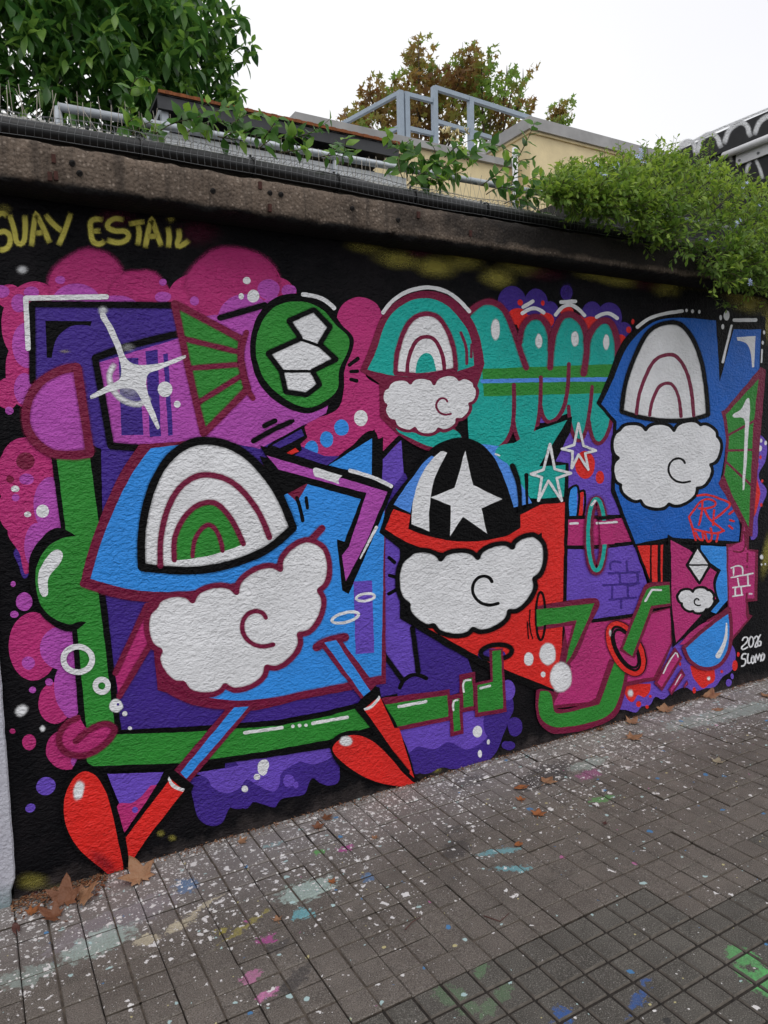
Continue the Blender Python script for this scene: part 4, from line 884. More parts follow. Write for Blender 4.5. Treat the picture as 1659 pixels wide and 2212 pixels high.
m.fill('E', [(580, 1465, 1), (690, 1380, 1), (790, 1600), (905, 1930, 1), (850, 1850), (680, 1600)]).fill('W', [(580, 1460, 1), (640, 1430), (685, 1372, 1), (693, 1392), (640, 1455), (588, 1475, 1)])
m.at('B5').fill('K', [(500, 60), (520, 0), (600, -40), (700, -40), (800, 20), (960, 190), (1045, 250, 1), (1020, 295, 1), (900, 300), (720, 250), (560, 170)])
m.fill('E', [(515, 70), (545, 20), (620, -15), (720, 0), (820, 75), (930, 200), (1010, 275, 1), (960, 292), (850, 280), (720, 240), (580, 150)])
m.fill('E', [(815, -60, 1), (915, -60, 1), (1005, 240, 1), (940, 170)]); m.line('K', [(770, -20), (870, 90), (965, 205)], 26).mist('W', 595, 18, 46, 36, 1, .65); m.build()

# ---- bubbles and the signature
m = M('painted_bubbles', 'B1')
m.ring('W', 465, 635, 86, 76, 34).ring('W', 608, 793, 38, 38, 32).mist('W', 693, 913, 46, 46, 1, .8).ell('D', 705, 905, 8, 8).ell('W', 746, 960, 15, 15).ell('W', 776, 1046, 13, 11)
m.at('B3').mist('W', 408, 1110, 72, 98, 1, .82); m.build('painted_bubble')
m = M('painted_signature', 'B3')
for p in [[(1497, 890), (1510, 872), (1530, 878), (1520, 905), (1492, 940), (1528, 932)], [(1545, 872), (1535, 905), (1545, 932), (1560, 915), (1562, 880), (1548, 868)], [(1570, 880), (1582, 866), (1592, 880), (1572, 930), (1592, 922)], [(1605, 858), (1592, 885), (1590, 920), (1602, 922), (1608, 900), (1594, 898)]]: m.line('W', p, 9, wob=.4)
m.ell('W', 1609, 918, 3, 4); m.build(); m = M('painted_signature', 'B3')
for p in [[(1518, 972), (1500, 975), (1493, 1000), (1512, 1003), (1517, 1020), (1508, 1040), (1492, 1045)], [(1532, 972), (1530, 1025), (1548, 1022)], [(1558, 985), (1550, 1010), (1558, 1028), (1568, 1012), (1564, 988), (1556, 984)], [(1576, 1022), (1580, 978), (1590, 1005), (1600, 975), (1606, 1015)], [(1620, 970), (1610, 990), (1616, 1012), (1626, 1000), (1628, 978), (1618, 968)]]: m.line('W', p, 9, wob=.4)
m.build(); m = M('painted_dots', 'B3'); m.mist('W', 1612, 392, 13, 18, 1, .6).mist('W', 1612, 437, 7, 9, 1, .5).mist('W', 1634, 434, 6, 9, 1, .5); m.build('painted_dot')

# ---------------------------------------------------------------- white neighbouring wall at the left edge
def white_render():
    N = NT('white_rough_render'); p = N.obj(); sx = N.n('ShaderNodeSeparateXYZ', inp={'Vector': p})
    c = N.mix(N.ramp(N.noise(p, 6, 4, .6), .3, .7), (.40, .40, .46), (.52, .52, .58))
    foot = N.ramp(N.math('ADD', sx.outputs[2], N.math('MULTIPLY', N.noise(p, 25, 4, .7), .12)), .16, .02)
    c = N.mix(foot, c, (.012, .11, .10))
    N.set(N.b.inputs['Base Color'], c); N.b.inputs['Roughness'].default_value = .85
    N.set(N.b.inputs['Normal'], N.bump(N.noise(p, 75, 3, .55), .8, .012)); return N.mat
def white_wall():
    V = []; F = []; n = 60
    for i in range(n + 1):
        z = -.03 + 2.52 * i / n; e = .054 + .004 * MN.noise(Vector((z * 14, 0, 0))) + .003 * MN.noise(Vector((z * 60, 3, 0)))
        if z < .06: e -= .02
        V += [(-2.4, -.03, z), (e - .006, -.031, z), (e, -.022, z), (e + .001, .2, z)]
    for i in range(n):
        for k in range(3): F.append((i * 4 + k, i * 4 + k + 1, i * 4 + 5 + k, i * 4 + 4 + k))
    F.append((n * 4, n * 4 + 1, n * 4 + 2, n * 4 + 3)); F.append((3, 2, 1, 0))
    o = mesh_obj('white_wall', V, F, white_render()); tag(o, 'rough white rendered wall at the left edge with a green painted foot', 'wall', kind='thing')
white_wall()

# ---------------------------------------------------------------- pipe, wire mesh, spikes and rail on the wall top
M_BLK = simple('black_plastic', (17, 18, 20), .42, nscale=12, namp=.4, spec=.5)
M_WIRE = simple('galvanised_wire', (104, 106, 108), .5, .3)
M_GALV = simple('galvanised_steel', (172, 178, 184), .45, .35, nscale=30, namp=.12)
M_CLEAR = simple('clear_plastic', (196, 194, 188), .35)
M_STEEL = simple('spring_steel', (168, 160, 148), .4, .5)
M_DARKTOP = simple('wall_top_mortar', (60, 55, 50), .95, nscale=20, namp=.4, bump=.004)
mb = MB(); mb.box((WX0 + .002, .0, 2.66), (WX1 - .002, .22, 2.785)); mb.build('upstand', M_DARKTOP, wall)
PY, PZ = -.068, 2.722
def pz(x): return PZ + .010 * min(1, x / 1.2) + .006 * math.sin(x * 2.3)
xs = np.linspace(-.4, 4.3, 60)
mb = MB(); mb.tube([(x, PY, pz(x)) for x in xs], .031, 14)
pipe = mb.build('drain_pipe', M_BLK, None, True); tag(pipe, 'long black plastic pipe lying on the front edge of the coping', 'pipe')
mb = MB(); mb.tube([(x, PY + .035 + .02 * math.sin(x * 3), pz(x) + .028 + .010 * math.sin(x * 5 + 1)) for x in xs], .009, 7); mb.build('cable', M_BLK, pipe, True)
for x in (.62, 1.05, 1.42, 1.80, 2.2, 2.75):
    mb = MB(); mb.tube([(x, PY + .037 * math.cos(a), pz(x) + .037 * math.sin(a)) for a in np.linspace(0, 2 * math.pi, 17)], .004, 5, cap=False); mb.bar((x, PY + .03, pz(x) + .03), (x + .006, PY + .035, pz(x) + .06), .008); mb.build('cable_tie', M_BLK, pipe)
mb = MB(); rs = random.Random(3)
def hoop(x, a): r = .055 + .004 * math.sin(x * 7 + a * 2) + .003 * math.sin(x * 17); return Vector((x + .006 * math.sin(a * 3 + x), PY + r * math.cos(a), pz(x) - .002 + r * math.sin(a)))
AN = np.linspace(math.radians(-140), math.radians(-140) - math.radians(215), 8)
for i in range(int(4.6 / .025)):
    x = -.38 + i * .025 + rs.uniform(-.001, .001)
    mb.tube([hoop(x, a) for a in AN], .0008, 3, cap=False)
for a in AN: mb.tube([hoop(x, a) for x in np.linspace(-.38, 4.2, 150)], .0008, 3, cap=False)
tag(mb.build('wire_mesh', M_WIRE), 'fine square wire mesh rolled round the black pipe on the coping', 'wire mesh')

ORD = ['first', 'second', 'third', 'fourth', 'fifth', 'sixth', 'seventh', 'eighth', 'ninth']
rs = random.Random(11)
base_me = None
for i in range(8):
    x0 = .06 + i * .335
    root = tag(empty('bird_spike_strip', (x0, .02, 2.786)), f'{ORD[i]} strip of thin wire bird spikes from the left end of the wall top', 'bird spikes', 'bird spike strips along the wall top')
    if base_me is None:
        mb = MB(); mb.box((0, -.02, 0), (.325, .02, .006))
        for k in range(11): mb.box((.008 + k * .029, -.016, .006), (.022 + k * .029, .016, .013))
        b = mb.build('base', M_CLEAR, root); base_me = b.data
        sp_me = []
        for L in (.10, .115, .125):
            mb = MB(); mb.tube([(0, 0, 0), (.001, 0, L * .5), (0, .001, L)], .0011, 4); q = mb.build('spike', M_STEEL, root); sp_me.append(q.data); bpy.data.objects.remove(q)
    else: link(bpy.data.objects.new('base', base_me), root)
    for k in range(15):
        o = bpy.data.objects.new('spike', rs.choice(sp_me)); o.location = (.01 + k * .0215 + rs.uniform(-.004, .004), (-.012, .012)[k % 2], .012)
        big = rs.random() < .15
        o.rotation_euler = (rs.uniform(-.1, .1) + (-.28, .28)[k % 2], rs.uniform(-.5, .5) if big else rs.uniform(-.13, .13), 0); link(o, root)

a0, a1 = on_y(125, 231, .3), on_y(1150, 414, .3)
rail = tag(empty('handrail', (a0.x, .3, 0)), 'round galvanised rail running along behind the wall top', 'rail')
def child(mb, name, mat, root, smooth=False):
    L = root.location; mb.v = [(v[0] - L.x, v[1] - L.y, v[2] - L.z) for v in mb.v]; return mb.build(name, mat, root, smooth)
mb = MB(); mb.tube([(a0.x, .3, a0.z), (a1.x, .3, a1.z), (4.6, .3, a1.z + .02)], .0165, 12); child(mb, 'rail_tube', M_GALV, rail, True)
for dx, dy in ((-.035, -.02), (.03, .02)):
    mb = MB(); mb.tube([(a0.x, .3, a0.z), (a0.x + dx, .3 + dy, 2.6)], .012, 8); child(mb, 'leg', M_GALV, rail, True)
for x in (1.6, 2.7, 3.6):
    mb = MB(); mb.tube([(x, .3, a0.z), (x, .3, 2.5)], .012, 8); child(mb, 'leg', M_GALV, rail, True)
M_WPAN = simple('white_sheet', (226, 228, 232), .5, nscale=5, namp=.06)
mb = MB(); xa, xb = on_y(347, 285, .36).x, on_y(870, 380, .36).x
for k in range(3):
    u, v = xa + (xb - xa) * k / 3, xa + (xb - xa) * (k + 1) / 3; mb.box((u + .001, .325, 2.35), (v - .001, .345, 2.975))
tag(mb.build('metal_cladding', M_WPAN), 'low white sheet-metal cladding under the galvanised rail behind the wall', 'cladding')

# ---------------------------------------------------------------- lean-to canopy with a rusty edge
M_RUSTE = simple('rusty_edge', (128, 74, 40), .85, nscale=40, namp=.4)
M_ZINC = simple('dull_zinc_underside', (62, 63, 66), .6, .2, nscale=6, namp=.2)
M_PANEL = simple('dark_mesh_panel', (56, 57, 60), .7, nscale=50, namp=.25)
CYf = .9; c0, c1 = on_y(341, 198, CYf), on_y(862, 316, CYf)
can = tag(empty('canopy', (c0.x, CYf, 0)), 'grey lean-to canopy with a rusty orange front edge behind the wall', 'canopy')
mb = MB(); n = 40
V = []; F = []
for i in range(n + 1):
    x = c0.x + (c1.x - c0.x) * i / n; dz = .004 * (i % 2)
    for y, z in ((CYf, 0), (2.0, -.10)):
        V += [(x, y, c0.z + z + dz), (x, y, c0.z + z + dz - .012)]
for i in range(n):
    b = i * 4; F += [(b, b + 4, b + 6, b + 2), (b + 1, b + 3, b + 7, b + 5), (b, b + 1, b + 5, b + 4), (b + 2, b + 6, b + 7, b + 3)]
F += [(0, 2, 3, 1), (n * 4, n * 4 + 1, n * 4 + 3, n * 4 + 2)]
mb.add(V, F); child(mb, 'roof_sheet', M_ZINC, can)
mb = MB()
for i in range(n):
    x, x2 = c0.x + (c1.x - c0.x) * i / n, c0.x + (c1.x - c0.x) * (i + 1) / n; mb.box((x, CYf - .012, c0.z - .006), (x2 - .001, CYf - .001, c0.z + .009 + .002 * (i % 2)))
child(mb, 'rusty_edge', M_RUSTE, can)
mb = MB(); mb.box((c0.x + .0, CYf + .002, c0.z - .075), (c1.x, CYf + .025, c0.z - .014)); child(mb, 'fascia_angle', M_ZINC, can)
mb = MB(); mb.box((c0.x + .03, 1.2, 2.2), (c1.x, 1.22, c0.z - .05)); child(mb, 'back_panel', M_PANEL, can)
for x in (c0.x + .02, c1.x - .05):
    mb = MB(); mb.box((x, CYf + .03, 0), (x + .035, CYf + .065, c0.z - .03)); child(mb, 'post', M_GALV, can)
mb = MB(); mb.bar((c0.x + .035, CYf + .05, c0.z - .05), (c0.x - .08, 1.5, c0.z - .36), .025); child(mb, 'brace', M_GALV, can)

# ---------------------------------------------------------------- cream building, flat roof and its railing
M_CREAM = simple('cream_render', (226, 208, 165), .9, nscale=2.2, namp=.13, bump=.003, bscale=60)
M_CAP = simple('grey_metal_cap', (158, 157, 156), .6, .1, nscale=3, namp=.2)
BY = 4.0; k0 = on_y(1144, 252, BY)
bld = tag(empty('cream_building', (k0.x, BY, 0)), 'cream rendered building with a grey metal parapet cap', 'building')
mb = MB(); mb.box((k0.x + .04, BY + .04, 0), (15, 13, k0.z - .17)); child(mb, 'body', M_CREAM, bld)
mb = MB(); mb.box((k0.x + .015, BY + .015, k0.z - .17), (15.02, 13.02, k0.z - .14)); child(mb, 'moulding', M_CREAM, bld)
mb = MB(); mb.box((k0.x - .02, BY - .02, k0.z - .14), (15.05, 13.05, k0.z)); child(mb, 'parapet_cap', M_CAP, bld)
zr = on_y(960, 318, BY + .3).z
mb = MB(); mb.box((3.2, BY + .3, 0), (k0.x - .03, 9.0, zr - .08)); child(mb, 'side_wing', M_CREAM, bld)
mb = MB(); mb.box((3.15, BY + .25, zr - .08), (k0.x - .03, 9.05, zr)); child(mb, 'flat_roof', M_CAP, bld)
mb = MB(); 
for x in (k0.x - .06,): mb.tube([(x, BY + .2, 0), (x, BY + .2, k0.z - .3)], .035, 10)
child(mb, 'downpipe', M_WPAN, bld, True)
M_RAILP = simple('pale_blue_grey_paint', (150, 163, 176), .45, .2, nscale=20, namp=.08)
RY = BY + .34
rl = tag(empty('roof_railing', (on_y(870, 300, RY).x, RY, zr)), 'pale blue-grey square-tube railing on the flat roof by the cream building', 'railing')
def rb(a, b, w=.045, nm='rail'):
    mb = MB(); mb.bar(a, b, w); child(mb, nm, M_RAILP, rl)
def Pn(x, y): return on_y(x, y, RY)
zt = Pn(870, 198).z; zm = Pn(905, 283).z; zb = zr
xs_ = [Pn(864, 200).x, Pn(877, 200).x, Pn(938, 200).x, Pn(1016, 215).x]
for i, x in enumerate(xs_): rb((x, RY, zb), (x, RY, (zt, zt, Pn(938, 188).z, Pn(1016, 213).z)[i]), .06, 'post')
rb((xs_[1], RY, zt - .02), (xs_[2], RY, zt - .02)); rb((xs_[1], RY, zm), (xs_[2], RY, zm))
zt2 = Pn(938, 190).z; rb((xs_[2], RY, zt2), (Pn(1146, 256).x, RY, Pn(1146, 256).z), .05); rb((xs_[2], RY, Pn(945, 263).z), (Pn(1060, 298).x, RY, Pn(1060, 298).z), .045)
e = on_z(722, 278, zt - .02); rb((xs_[0], RY, zt - .02), e, .045); e2 = e + (Vector((xs_[0], RY, zt - .02)) - e) * .2
rb((e2.x, e2.y, zb), (e2.x, e2.y, zt - .02), .04, 'post'); rb((xs_[0], RY, zm), (e.x, e.y, zm), .045)

# ---------------------------------------------------------------- black building on the right
BX = 5.15
M_BLKW = simple('black_cladding', (26, 26, 29), .6, nscale=9, namp=.5)
t1 = on_x(1659, 240, BX); zt = t1.z
bb = tag(empty('black_building', (BX, .5, 0)), 'black clad building at the right edge with white sprayed arches on its fascia', 'building')
mb = MB(); mb.box((BX + .03, .34, 0), (9.5, 9, zt - .20)); child(mb, 'body', M_BLKW, bb)
mb = MB(); mb.box((BX, .3, zt - .16), (9.55, 9.05, zt)); child(mb, 'fascia', simple('fascia_black', (24, 24, 27), .5, nscale=10, namp=.4), bb)
mb = MB(); mb.box((BX + .012, .32, zt - .20), (9.52, 9.02, zt - .162)); child(mb, 'drip_strip', simple('black_strip', (14, 14, 16), .4), bb)
def fas(p, off):
    g = on_x(p[0], p[1], BX - off * .3 + .0); return (g.x, g.y, g.z)
def on_fascia(name, off0):
    mo = Motif(name); mo.ox, mo.oy, mo.k = 1426.8, 219.0, .14; mo.to3 = lambda p, off: (lambda g: (g.x - BX, g.y - .5, g.z))(on_x(p[0], p[1], BX + off0 - .004 * (off - lay0) / STEP * .1)); mo.root = bb; return mo
lay0 = STEP * (_layer[0] + 4)
mo = on_fascia('painted_arches', 0.0)
for pts in [[(255, 850), (290, 740), (380, 650), (470, 640), (530, 700), (540, 790)], [(595, 740), (625, 620), (720, 540), (820, 530), (890, 600), (915, 680)], [(1010, 600), (1060, 480), (1160, 380), (1270, 350), (1350, 420), (1370, 510)], [(1480, 460), (1530, 350), (1640, 260), (1760, 230), (1850, 300), (1870, 380)]]:
    mo.spray('W', [(pts[0][0] - 30, pts[0][1] + 60)] + [(x - 4, y - 22) for x, y in pts] + [(pts[-1][0] + 30, pts[-1][1] + 40)], 84, .45)
mo.spray('W', [(300, 730), (560, 585), (900, 430), (1300, 265), (1700, 100)], 44, .4)
mo.build()
lay0 = STEP * (_layer[0] + 4)
mo = on_fascia('painted_strokes', .03)
for pts in [[(1020, 690), (1060, 800), (1100, 940)], [(1390, 930), (1340, 1020), (1330, 1120)], [(1460, 890), (1520, 1010), (1580, 1200)]]: mo.spray('W', pts, 60, .2)
mo.build()
M_LITE = simple('white_enamel', (205, 205, 207), .4, .1, nscale=40, namp=.05)
def bxp(x, y, d=0): g = on_x(1426.8 + x * .14, 219 + y * .14, BX + .03 - d); return g
q = [bxp(1190, 640), bxp(1190, 1000), bxp(1900, 750), bxp(1900, 370)]
fx = tag(empty('wall_fixture', tuple(q[1])), 'white metal plate with a long round bar on the black building', 'fixture')
mb = MB(); ya, yb = q[0].y, q[2].y; za, zb_ = q[1].z, q[0].z
mb.box((BX + .012, yb, za), (BX + .028, ya, zb_)); child(mb, 'plate', M_LITE, fx)
mb = MB(); mid = (za + zb_) / 2 + .01; mb.tube([(BX - .02, ya + .09, mid), (BX - .02, ya + .08, mid), (BX - .02, yb, mid)], [.018, .026, .026], 14); child(mb, 'bar', M_LITE, fx, True)
for y in (ya - .03, (ya + yb) / 2, yb + .05):
    for z in (za + .03, zb_ - .03):
        mb = MB(); mb.tube([(BX + .02, y, z), (BX + .006, y, z)], .010, 7); child(mb, 'bolt', M_WIRE, fx)

# ---------------------------------------------------------------- foliage
def leaf_template(w, bend=.18, fold=.12, rows=4, shape=(0, .62, 1.0, .72, 0), wave=0.):
    """leaf along +X, upper face +Z, length 1"""
    n = len(shape); v = []; f = []
    for i, s_ in enumerate(shape):
        t = i / (n - 1); z = -bend * t * t
        if s_ == 0: v.append((t, 0, z))
        else: v += [(t, w * s_ / 2, z + fold * s_ * w + wave * ((-1) ** i)), (t, 0, z), (t, -w * s_ / 2, z + fold * s_ * w - wave * ((-1) ** i))]
    idx = [];c = 0
    for s_ in shape: idx.append((c,) if s_ == 0 else (c, c + 1, c + 2)); c += len(idx[-1])
    for a, b in zip(idx, idx[1:]):
        if len(a) == 1 and len(b) == 3: f += [(a[0], b[1], b[0]), (a[0], b[2], b[1])]
        elif len(a) == 3 and len(b) == 1: f += [(a[0], a[1], b[0]), (a[1], a[2], b[0])]
        else: f += [(a[0], a[1], b[1], b[0]), (a[1], a[2], b[2], b[1])]
    return np.array(v), f
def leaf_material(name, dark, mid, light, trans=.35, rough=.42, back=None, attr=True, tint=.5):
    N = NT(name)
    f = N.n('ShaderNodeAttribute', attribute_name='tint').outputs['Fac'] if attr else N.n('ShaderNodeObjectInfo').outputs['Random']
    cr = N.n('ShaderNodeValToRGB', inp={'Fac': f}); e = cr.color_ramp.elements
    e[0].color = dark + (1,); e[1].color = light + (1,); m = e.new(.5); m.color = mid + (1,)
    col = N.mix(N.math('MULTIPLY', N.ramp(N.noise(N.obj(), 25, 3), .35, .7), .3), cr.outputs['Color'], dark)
    N.set(N.b.inputs['Base Color'], col); N.b.inputs['Roughness'].default_value = rough; N.b.inputs['Specular IOR Level'].default_value = .4
    tl = N.n('ShaderNodeBsdfTranslucent'); N.set(tl.inputs['Color'], col)
    mx = N.n('ShaderNodeMixShader', inp={0: trans}); N.t.links.new(N.b.outputs[0], mx.inputs[1]); N.t.links.new(tl.outputs[0], mx.inputs[2]); N.t.links.new(mx.outputs[0], N.out.inputs['Surface'])
    return N.mat
def frame(d, up):
    d = d.normalized(); y = up.cross(d)
    if y.length < 1e-4: y = Vector((1, 0, 0)).cross(d)
    y.normalize(); z = d.cross(y); return Matrix((d, y, z)).transposed()
def leaf_matrix(pos, d, up, size, roll=0.):
    R3 = frame(d, up) @ Matrix.Rotation(roll, 3, 'X')
    return Matrix.Translation(pos) @ R3.to_4x4() @ Matrix.Scale(size, 4)
def joined(name, tmpl, mats4, tints, mat, parent=None):
    v0, f0 = tmpl; n = len(mats4); A = np.array([np.array(m) for m in mats4])
    hv = np.c_[v0, np.ones(len(v0))]; V = np.einsum('nij,kj->nki', A, hv)[:, :, :3].reshape(-1, 3); k = len(v0)
    loops = np.concatenate([np.array(f) for f in f0]); tot = np.array([len(f) for f in f0])
    L = (loops[None, :] + (np.arange(n) * k)[:, None]).ravel(); T = np.tile(tot, n); st = np.concatenate([[0], np.cumsum(T)[:-1]])
    me = bpy.data.meshes.new(name); me.vertices.add(len(V)); me.vertices.foreach_set('co', V.ravel()); me.loops.add(len(L)); me.loops.foreach_set('vertex_index', L)
    me.polygons.add(len(T)); me.polygons.foreach_set('loop_start', st); me.polygons.foreach_set('loop_total', T); me.update(calc_edges=True); me.validate()
    at = me.attributes.new('tint', 'FLOAT', 'POINT'); at.data.foreach_set('value', np.repeat(np.array(tints, float), k))
    me.materials.append(mat); o = bpy.data.objects.new(name, me); return link(o, parent)
def single(name, tmpl, mat):
    me = bpy.data.meshes.new(name); me.from_pydata([tuple(v) for v in tmpl[0]], [], tmpl[1]); me.materials.append(mat)
    me.polygons.foreach_set('use_smooth', [True] * len(me.polygons)); me.update(); return me
R = random.Random(21)
def rvec(r=R):
    while True:
        v = Vector((r.uniform(-1, 1), r.uniform(-1, 1), r.uniform(-1, 1)))
        if .05 < v.length < 1: return v.normalized()
M_BARK = simple('bark', (74, 62, 50), .9, nscale=18, namp=.4, bump=.01, bscale=40)

# big evergreen behind the wall on the left
M_EVL = leaf_material('evergreen_leaf', (.028, .09, .02), (.078, .2, .038), (.22, .40, .065), .42, .34)
M_EVO = leaf_material('evergreen_leaf_single', (.032, .10, .022), (.09, .22, .042), (.25, .42, .07), .42, .34, attr=False)
T_EV = leaf_template(.36, .22, .16, shape=(0, .45, .95, 1.0, .6, 0))
EVC = Vector((.70, 3.1, 4.0)); EVR = Vector((1.52, 1.3, 1.5))
ev = tag(empty('evergreen_tree', (EVC.x, EVC.y, 0)), 'large dense evergreen tree with drooping glossy leaves at the upper left', 'tree')
mb = MB(); mb.tube([(EVC.x, EVC.y, 0), (EVC.x + .05, EVC.y, 1.5), (EVC.x, EVC.y + .05, 3.0), (EVC.x + .05, EVC.y, 4.6)], [.16, .13, .10, .05], 10)
child(mb, 'trunk', M_BARK, ev, True)
whorls = []
for i in range(6200):
    d = rvec()
    if d.y > .35 or d.z < -.75: continue
    bump = 1 + .17 * MN.noise(d * 3.3) + .10 * MN.noise(d * 7.)
    rr = R.uniform(.25, 1.0) ** .45
    if rr > .8 and MN.noise(d * 5. + Vector((3, 1, 4))) < -.16: continue
    rr *= bump
    whorls.append((EVC + Vector((d.x * EVR.x, d.y * EVR.y, d.z * EVR.z)) * rr, d, rr))
mats, tin = [], []
for p, d, rr in whorls:
    ax = (Vector((d.x / EVR.x, d.y / EVR.y, d.z / EVR.z)).normalized() * .7 + Vector((0, 0, .75)) + rvec() * .25).normalized()
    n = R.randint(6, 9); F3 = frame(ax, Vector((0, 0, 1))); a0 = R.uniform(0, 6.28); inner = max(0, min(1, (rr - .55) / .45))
    for k in range(n):
        a = a0 + k * 2.4; el = R.uniform(-.55, .35) if k > 2 else R.uniform(.4, .9)
        dl = F3 @ Vector((math.sin(el), math.cos(el) * math.cos(a), math.cos(el) * math.sin(a))); dl = (dl + Vector((0, 0, -.6 if k > 2 else .05))).normalized()
        sz = R.uniform(.09, .165) if k > 2 else R.uniform(.06, .11)
        mats.append(leaf_matrix(p + ax * R.uniform(-.05, .02), dl, Vector((0, 0, 1)), sz, R.uniform(-.4, .4)))
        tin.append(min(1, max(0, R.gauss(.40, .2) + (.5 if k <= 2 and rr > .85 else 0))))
ey = np.array(EYE); key = [(Vector(m.translation) - EYE).length - .0 for m in mats]
def pix(v):
    d = AX.T @ np.array([v.x - EYE.x, v.y - EYE.y, v.z - EYE.z]); return (CX0 + FX * d[0] / d[2], CY0 + FX * d[1] / d[2]) if d[2] > .1 else (-9e3, 0)
order = sorted(range(len(mats)), key=lambda i: key[i]); shown = []
for i in order:
    x, y = pix(mats[i].translation)
    if -20 < x < 620 and -20 < y < 300: shown.append(i)
    if len(shown) >= 300: break
ss = set(shown); rest = [i for i in range(len(mats)) if i not in ss]
L_ = Matrix.Translation(-ev.location)
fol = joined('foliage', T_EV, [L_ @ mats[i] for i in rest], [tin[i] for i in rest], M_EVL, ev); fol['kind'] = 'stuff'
ev_me = single('leaf', T_EV, M_EVO)
for i in shown:
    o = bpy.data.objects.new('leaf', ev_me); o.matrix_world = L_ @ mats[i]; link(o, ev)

# plane trees far behind, leaves turning brown
def palmate(n=5, seed=0):
    r = random.Random(seed); v = [(0, 0, 0)]; m_ = 0
    angs = np.radians([-150, -118, -85, -58, -30, 0, 30, 58, 85, 118, 150]); rad = [.28, .50, .30, .82, .42, 1.0, .42, .82, .30, .50, .28]
    for a, q in zip(angs, rad): v.append((q * math.cos(a), q * math.sin(a), -.12 * q * q + r.uniform(-.05, .05)))
    return np.array(v), [(0, i, i + 1) for i in range(1, len(angs))]
M_PLN = leaf_material('plane_leaf', (.20, .10, .035), (.32, .22, .06), (.20, .36, .06), .6, .5)
T_PL = palmate(seed=2)
def far_tree(label, clumps, trunk_px, Y, nleaf, green):
    b = on_y(trunk_px, 320, Y); t = tag(empty('plane_tree', (b.x, Y, 0)), label, 'tree', 'plane trees behind the roofs')
    mb = MB(); mb.tube([(b.x, Y, 0), (b.x + .1, Y, 3), (b.x, Y, b.z)], [.22, .18, .12], 8)
    mats, tin = [], []
    for px, py, rx, ry in clumps:
        c = on_y(px, py, Y + R.uniform(-.5, .5)); sc = (Y - EYE.y) / (FX * .8); ax, az = rx * sc, ry * sc
        low = Vector((b.x + (c.x - b.x) * .4, Y, b.z - .5)); top = c + Vector((0, 0, az * .9)); mb.tube([low, c - Vector((0, 0, az * .3)), top], [.04, .018, .004], 5)
        nn = int(nleaf * rx * ry / 900.)
        for _ in range(nn):
            d = rvec() * (R.random() ** .45); p = c + Vector((d.x * ax, d.y * max(ax, .7), d.z * az * (1 - .25 * abs(d.x)))) 
            if MN.noise(p * 1.7) < -.22: continue
            g = MN.noise(p * 1.1 + Vector((7, 0, 0))) * .9 + (green + (.35 if d.z > .55 else 0)); mats.append(Matrix.Translation(-t.location) @ leaf_matrix(p, (rvec() + Vector((0, 0, -.5))), rvec(), R.uniform(.10, .19)))
            tin.append(min(1, max(0, .35 + g + R.gauss(0, .16))))
    child(mb, 'trunk', M_BARK, t, True); joined('foliage', T_PL, mats, tin, M_PLN, t)['kind'] = 'stuff'
far_tree('tall plane tree turning brown behind the roof railing', [(905, 150, 34, 70), (880, 215, 60, 60), (820, 235, 50, 40), (800, 200, 26, 28), (950, 200, 50, 60), (760, 270, 40, 30), (840, 290, 70, 35), (920, 280, 60, 40), (905, 110, 12, 26), (1000, 130, 26, 38), (1010, 190, 50, 60), (985, 260, 50, 50)], 900, 13.0, 110, .10)
far_tree('plane tree with green top leaves beside the parapet of the cream building', [(1040, 150, 24, 40), (1060, 220, 50, 50), (1105, 190, 26, 34), (1115, 235, 36, 34), (1050, 280, 50, 30), (1130, 165, 10, 18), (1110, 290, 40, 30), (1095, 155, 9, 14)], 1060, 12.2, 110, .42)
far_tree('thin leafy treetop poking above the cream parapet', [(1208, 232, 9, 20), (1205, 252, 13, 12), (1212, 268, 14, 14), (1196, 262, 8, 8)], 1206, 14.5, 380, .5)

